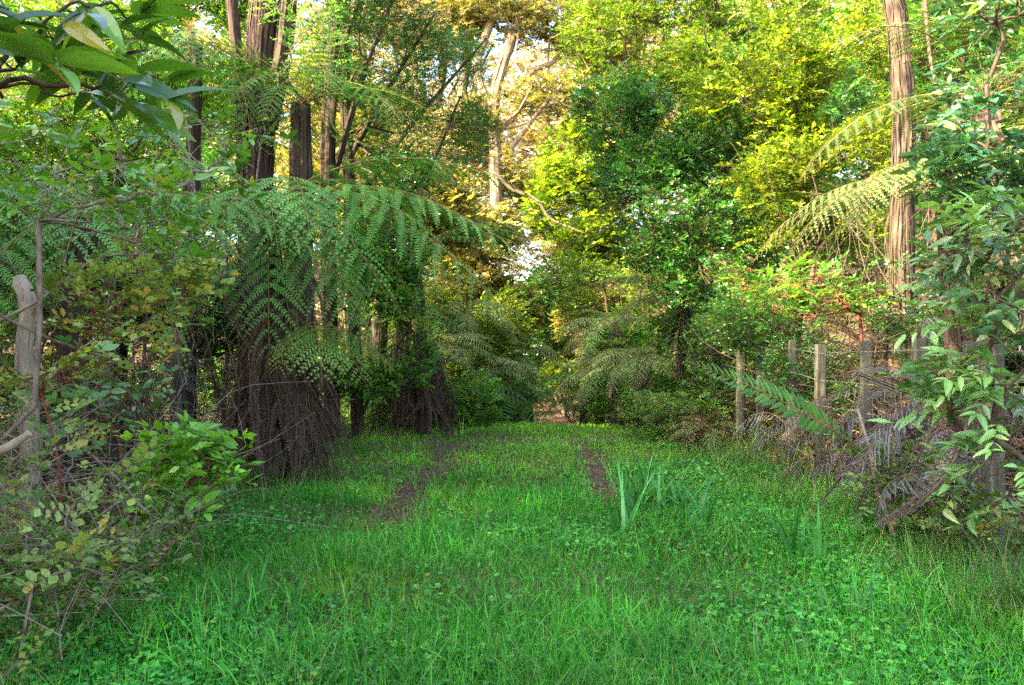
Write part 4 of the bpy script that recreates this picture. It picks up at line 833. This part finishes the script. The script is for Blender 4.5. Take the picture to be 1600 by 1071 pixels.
# ---------------------------------------------------------------- undergrowth masses and the far wood
def mass(name, label, cat, parts, mats):
    mb = MB()
    for (n_, fx, sp, off) in parts:
        pts = fx(n_); A = euler_m(U(0, 6.28, len(pts)), np.radians(U(-20, 45, len(pts))), rng.normal(0, .4, len(pts))); s = U(.8, 1.3, len(pts)); wch = rng.integers(0, len(sp), len(pts))
        for k, t in enumerate(sp):
            q = wch == k; tt = (t[0], t[1], t[2] * off + (0 if off else 0), t[3]); mb.stamp((t[0], t[1], np.where(t[2] == 0, 0, off), t[3]), scl(A[q], s[q]), pts[q])
    return tag(mb.build(name, mats), label, cat, kind='stuff')
def box_ground(x0, x1, y0, y1, h0, h1, thr=-.1, ns=1.0, hf=None):
    def f(n_):
        x = U(x0, x1, n_ * 2); y = U(y0, y1, n_ * 2); hh = U(h0, h1, n_ * 2) * (hf(x, y) if hf else 1); p = np.stack([x, y, gh(x, y) + hh], -1)
        return p[noise3(p, ns, 3) > thr][:n_]
    return f
mass('undergrowth', 'brown and green undergrowth on the forest floor behind both fences', 'undergrowth',
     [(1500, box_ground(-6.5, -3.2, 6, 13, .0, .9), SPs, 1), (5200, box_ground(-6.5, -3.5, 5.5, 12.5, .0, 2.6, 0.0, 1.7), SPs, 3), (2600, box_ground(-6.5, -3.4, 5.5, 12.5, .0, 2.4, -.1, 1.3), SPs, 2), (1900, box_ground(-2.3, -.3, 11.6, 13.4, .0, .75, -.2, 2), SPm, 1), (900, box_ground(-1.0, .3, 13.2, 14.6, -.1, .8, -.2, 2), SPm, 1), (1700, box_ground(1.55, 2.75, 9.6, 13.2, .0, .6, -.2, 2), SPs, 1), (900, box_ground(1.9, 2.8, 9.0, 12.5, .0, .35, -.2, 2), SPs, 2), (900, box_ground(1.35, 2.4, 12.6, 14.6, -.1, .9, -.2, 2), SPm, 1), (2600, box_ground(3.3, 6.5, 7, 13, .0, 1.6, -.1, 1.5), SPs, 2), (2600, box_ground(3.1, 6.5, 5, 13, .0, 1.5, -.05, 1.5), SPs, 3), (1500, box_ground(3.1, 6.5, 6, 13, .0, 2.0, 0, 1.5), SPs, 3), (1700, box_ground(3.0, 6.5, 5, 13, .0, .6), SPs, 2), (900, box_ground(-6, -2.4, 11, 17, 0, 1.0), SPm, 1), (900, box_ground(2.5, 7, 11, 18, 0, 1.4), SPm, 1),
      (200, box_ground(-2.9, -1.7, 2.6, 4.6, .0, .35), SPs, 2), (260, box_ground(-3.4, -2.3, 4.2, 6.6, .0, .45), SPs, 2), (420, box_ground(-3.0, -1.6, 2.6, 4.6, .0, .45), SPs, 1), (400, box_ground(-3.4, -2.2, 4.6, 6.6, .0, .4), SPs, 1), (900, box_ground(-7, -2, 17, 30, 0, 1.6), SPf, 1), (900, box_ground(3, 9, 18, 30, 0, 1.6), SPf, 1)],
     [M['twig'], M['leafM'], M['litter'], M['leafD']])  # dark leaf sprigs on the right bank stand in for shade there
def hill(x0, x1, y0, y1, hmax):
    def f(n_):
        x = U(x0, x1, n_ * 3); y = U(y0, y1, n_ * 3); cell = noise3(np.stack([x, y, 0 * x], -1), .55, 2.0)
        gap = np.exp(-((x - 1.8 * y / 38) / (4.6 * y / 38)) ** 2); hh = (hmax * (.85 + .3 * cell)) * (1 - .1 * gap) * U(.05, 1, n_ * 3) ** .7; p = np.stack([x, y, gh(x, y) + hh], -1)
        return p[noise3(p, .8, 5) > -.2][:n_]
    return f
mass('far_wood', 'pale sunlit woodland with dark leaves for shaded gaps covering the hillside beyond the track', 'woodland',
     [(9000, hill(-36, 28, 32, 46, 15), SPff, 1), (4500, hill(-34, 26, 30, 40, 11), SPff, 2), (8500, hill(-6, 18, 38, 47, 15), SPff, 1), (9000, hill(-45, 45, 47, 62, 19), SPfff, 1), (3200, hill(4.5, 16, 17, 24, 8.5), SPff, 5), (2000, hill(-16, -5.5, 15, 20, 6.5), SPff, 5), (3000, hill(-22, -5, 24, 31, 11), SPff, 1), (2200, hill(6, 20, 26, 32, 12), SPff, 4)], [M['palebark'], M['leafT'], M['leafO'], M['leafY'], M['leafM'], M['leafD']])  # nearer layers use dark leaves to put shaded gaps into the colour
# tall trees to the left, mostly out of view, added to shade the track
for i, (x, y, h_, r_, lab) in enumerate(((-7.0, 2.0, 8.2, 2.1, 'unseen leafy tree added for shade at the far left beside the camera'), (-7.3, 5.6, 7.0, 2.0, 'leafy tree added for shade at the far left behind the broadleaf shrub'),
                                        (-7.2, 9.2, 4.6, 1.7, 'leafy tree added for shade at the far left above the backing shrub'), (-7.2, -1.8, 8.4, 2.2, 'unseen leafy tree added for shade behind the camera to the left'), (-8.9, .2, 7.4, 2.2, 'unseen leafy tree added for shade outermost at the far left behind the one beside the camera'), (-8.8, 4.2, 7.2, 2.0, 'unseen leafy tree added for shade outermost at the far left beyond the fence'), (-7.0, -5.6, 8.4, 2.3, 'unseen leafy tree added for shade furthest behind the camera to the left'))):
    SH('added_shade_tree', lab, 'tree', gz(x, y), [((x, y, h_ - .6), (r_, r_, 1.0)), ((x + .7, y + .5, h_ - 1.8), (r_, r_ * 1.1, 1.3)), ((x, y - .4, h_ * .5), (r_, r_ * 1.1, 1.6)), ((x + .3, y - .8, 1.8), (r_ * .9, r_, 1.5))], 3000, SPf if i > 2 else SPm, [M['twig'], M['leafM']], hubs=60, rtip=.01, thr=-.6, stemname='trunk', leafname='crown')
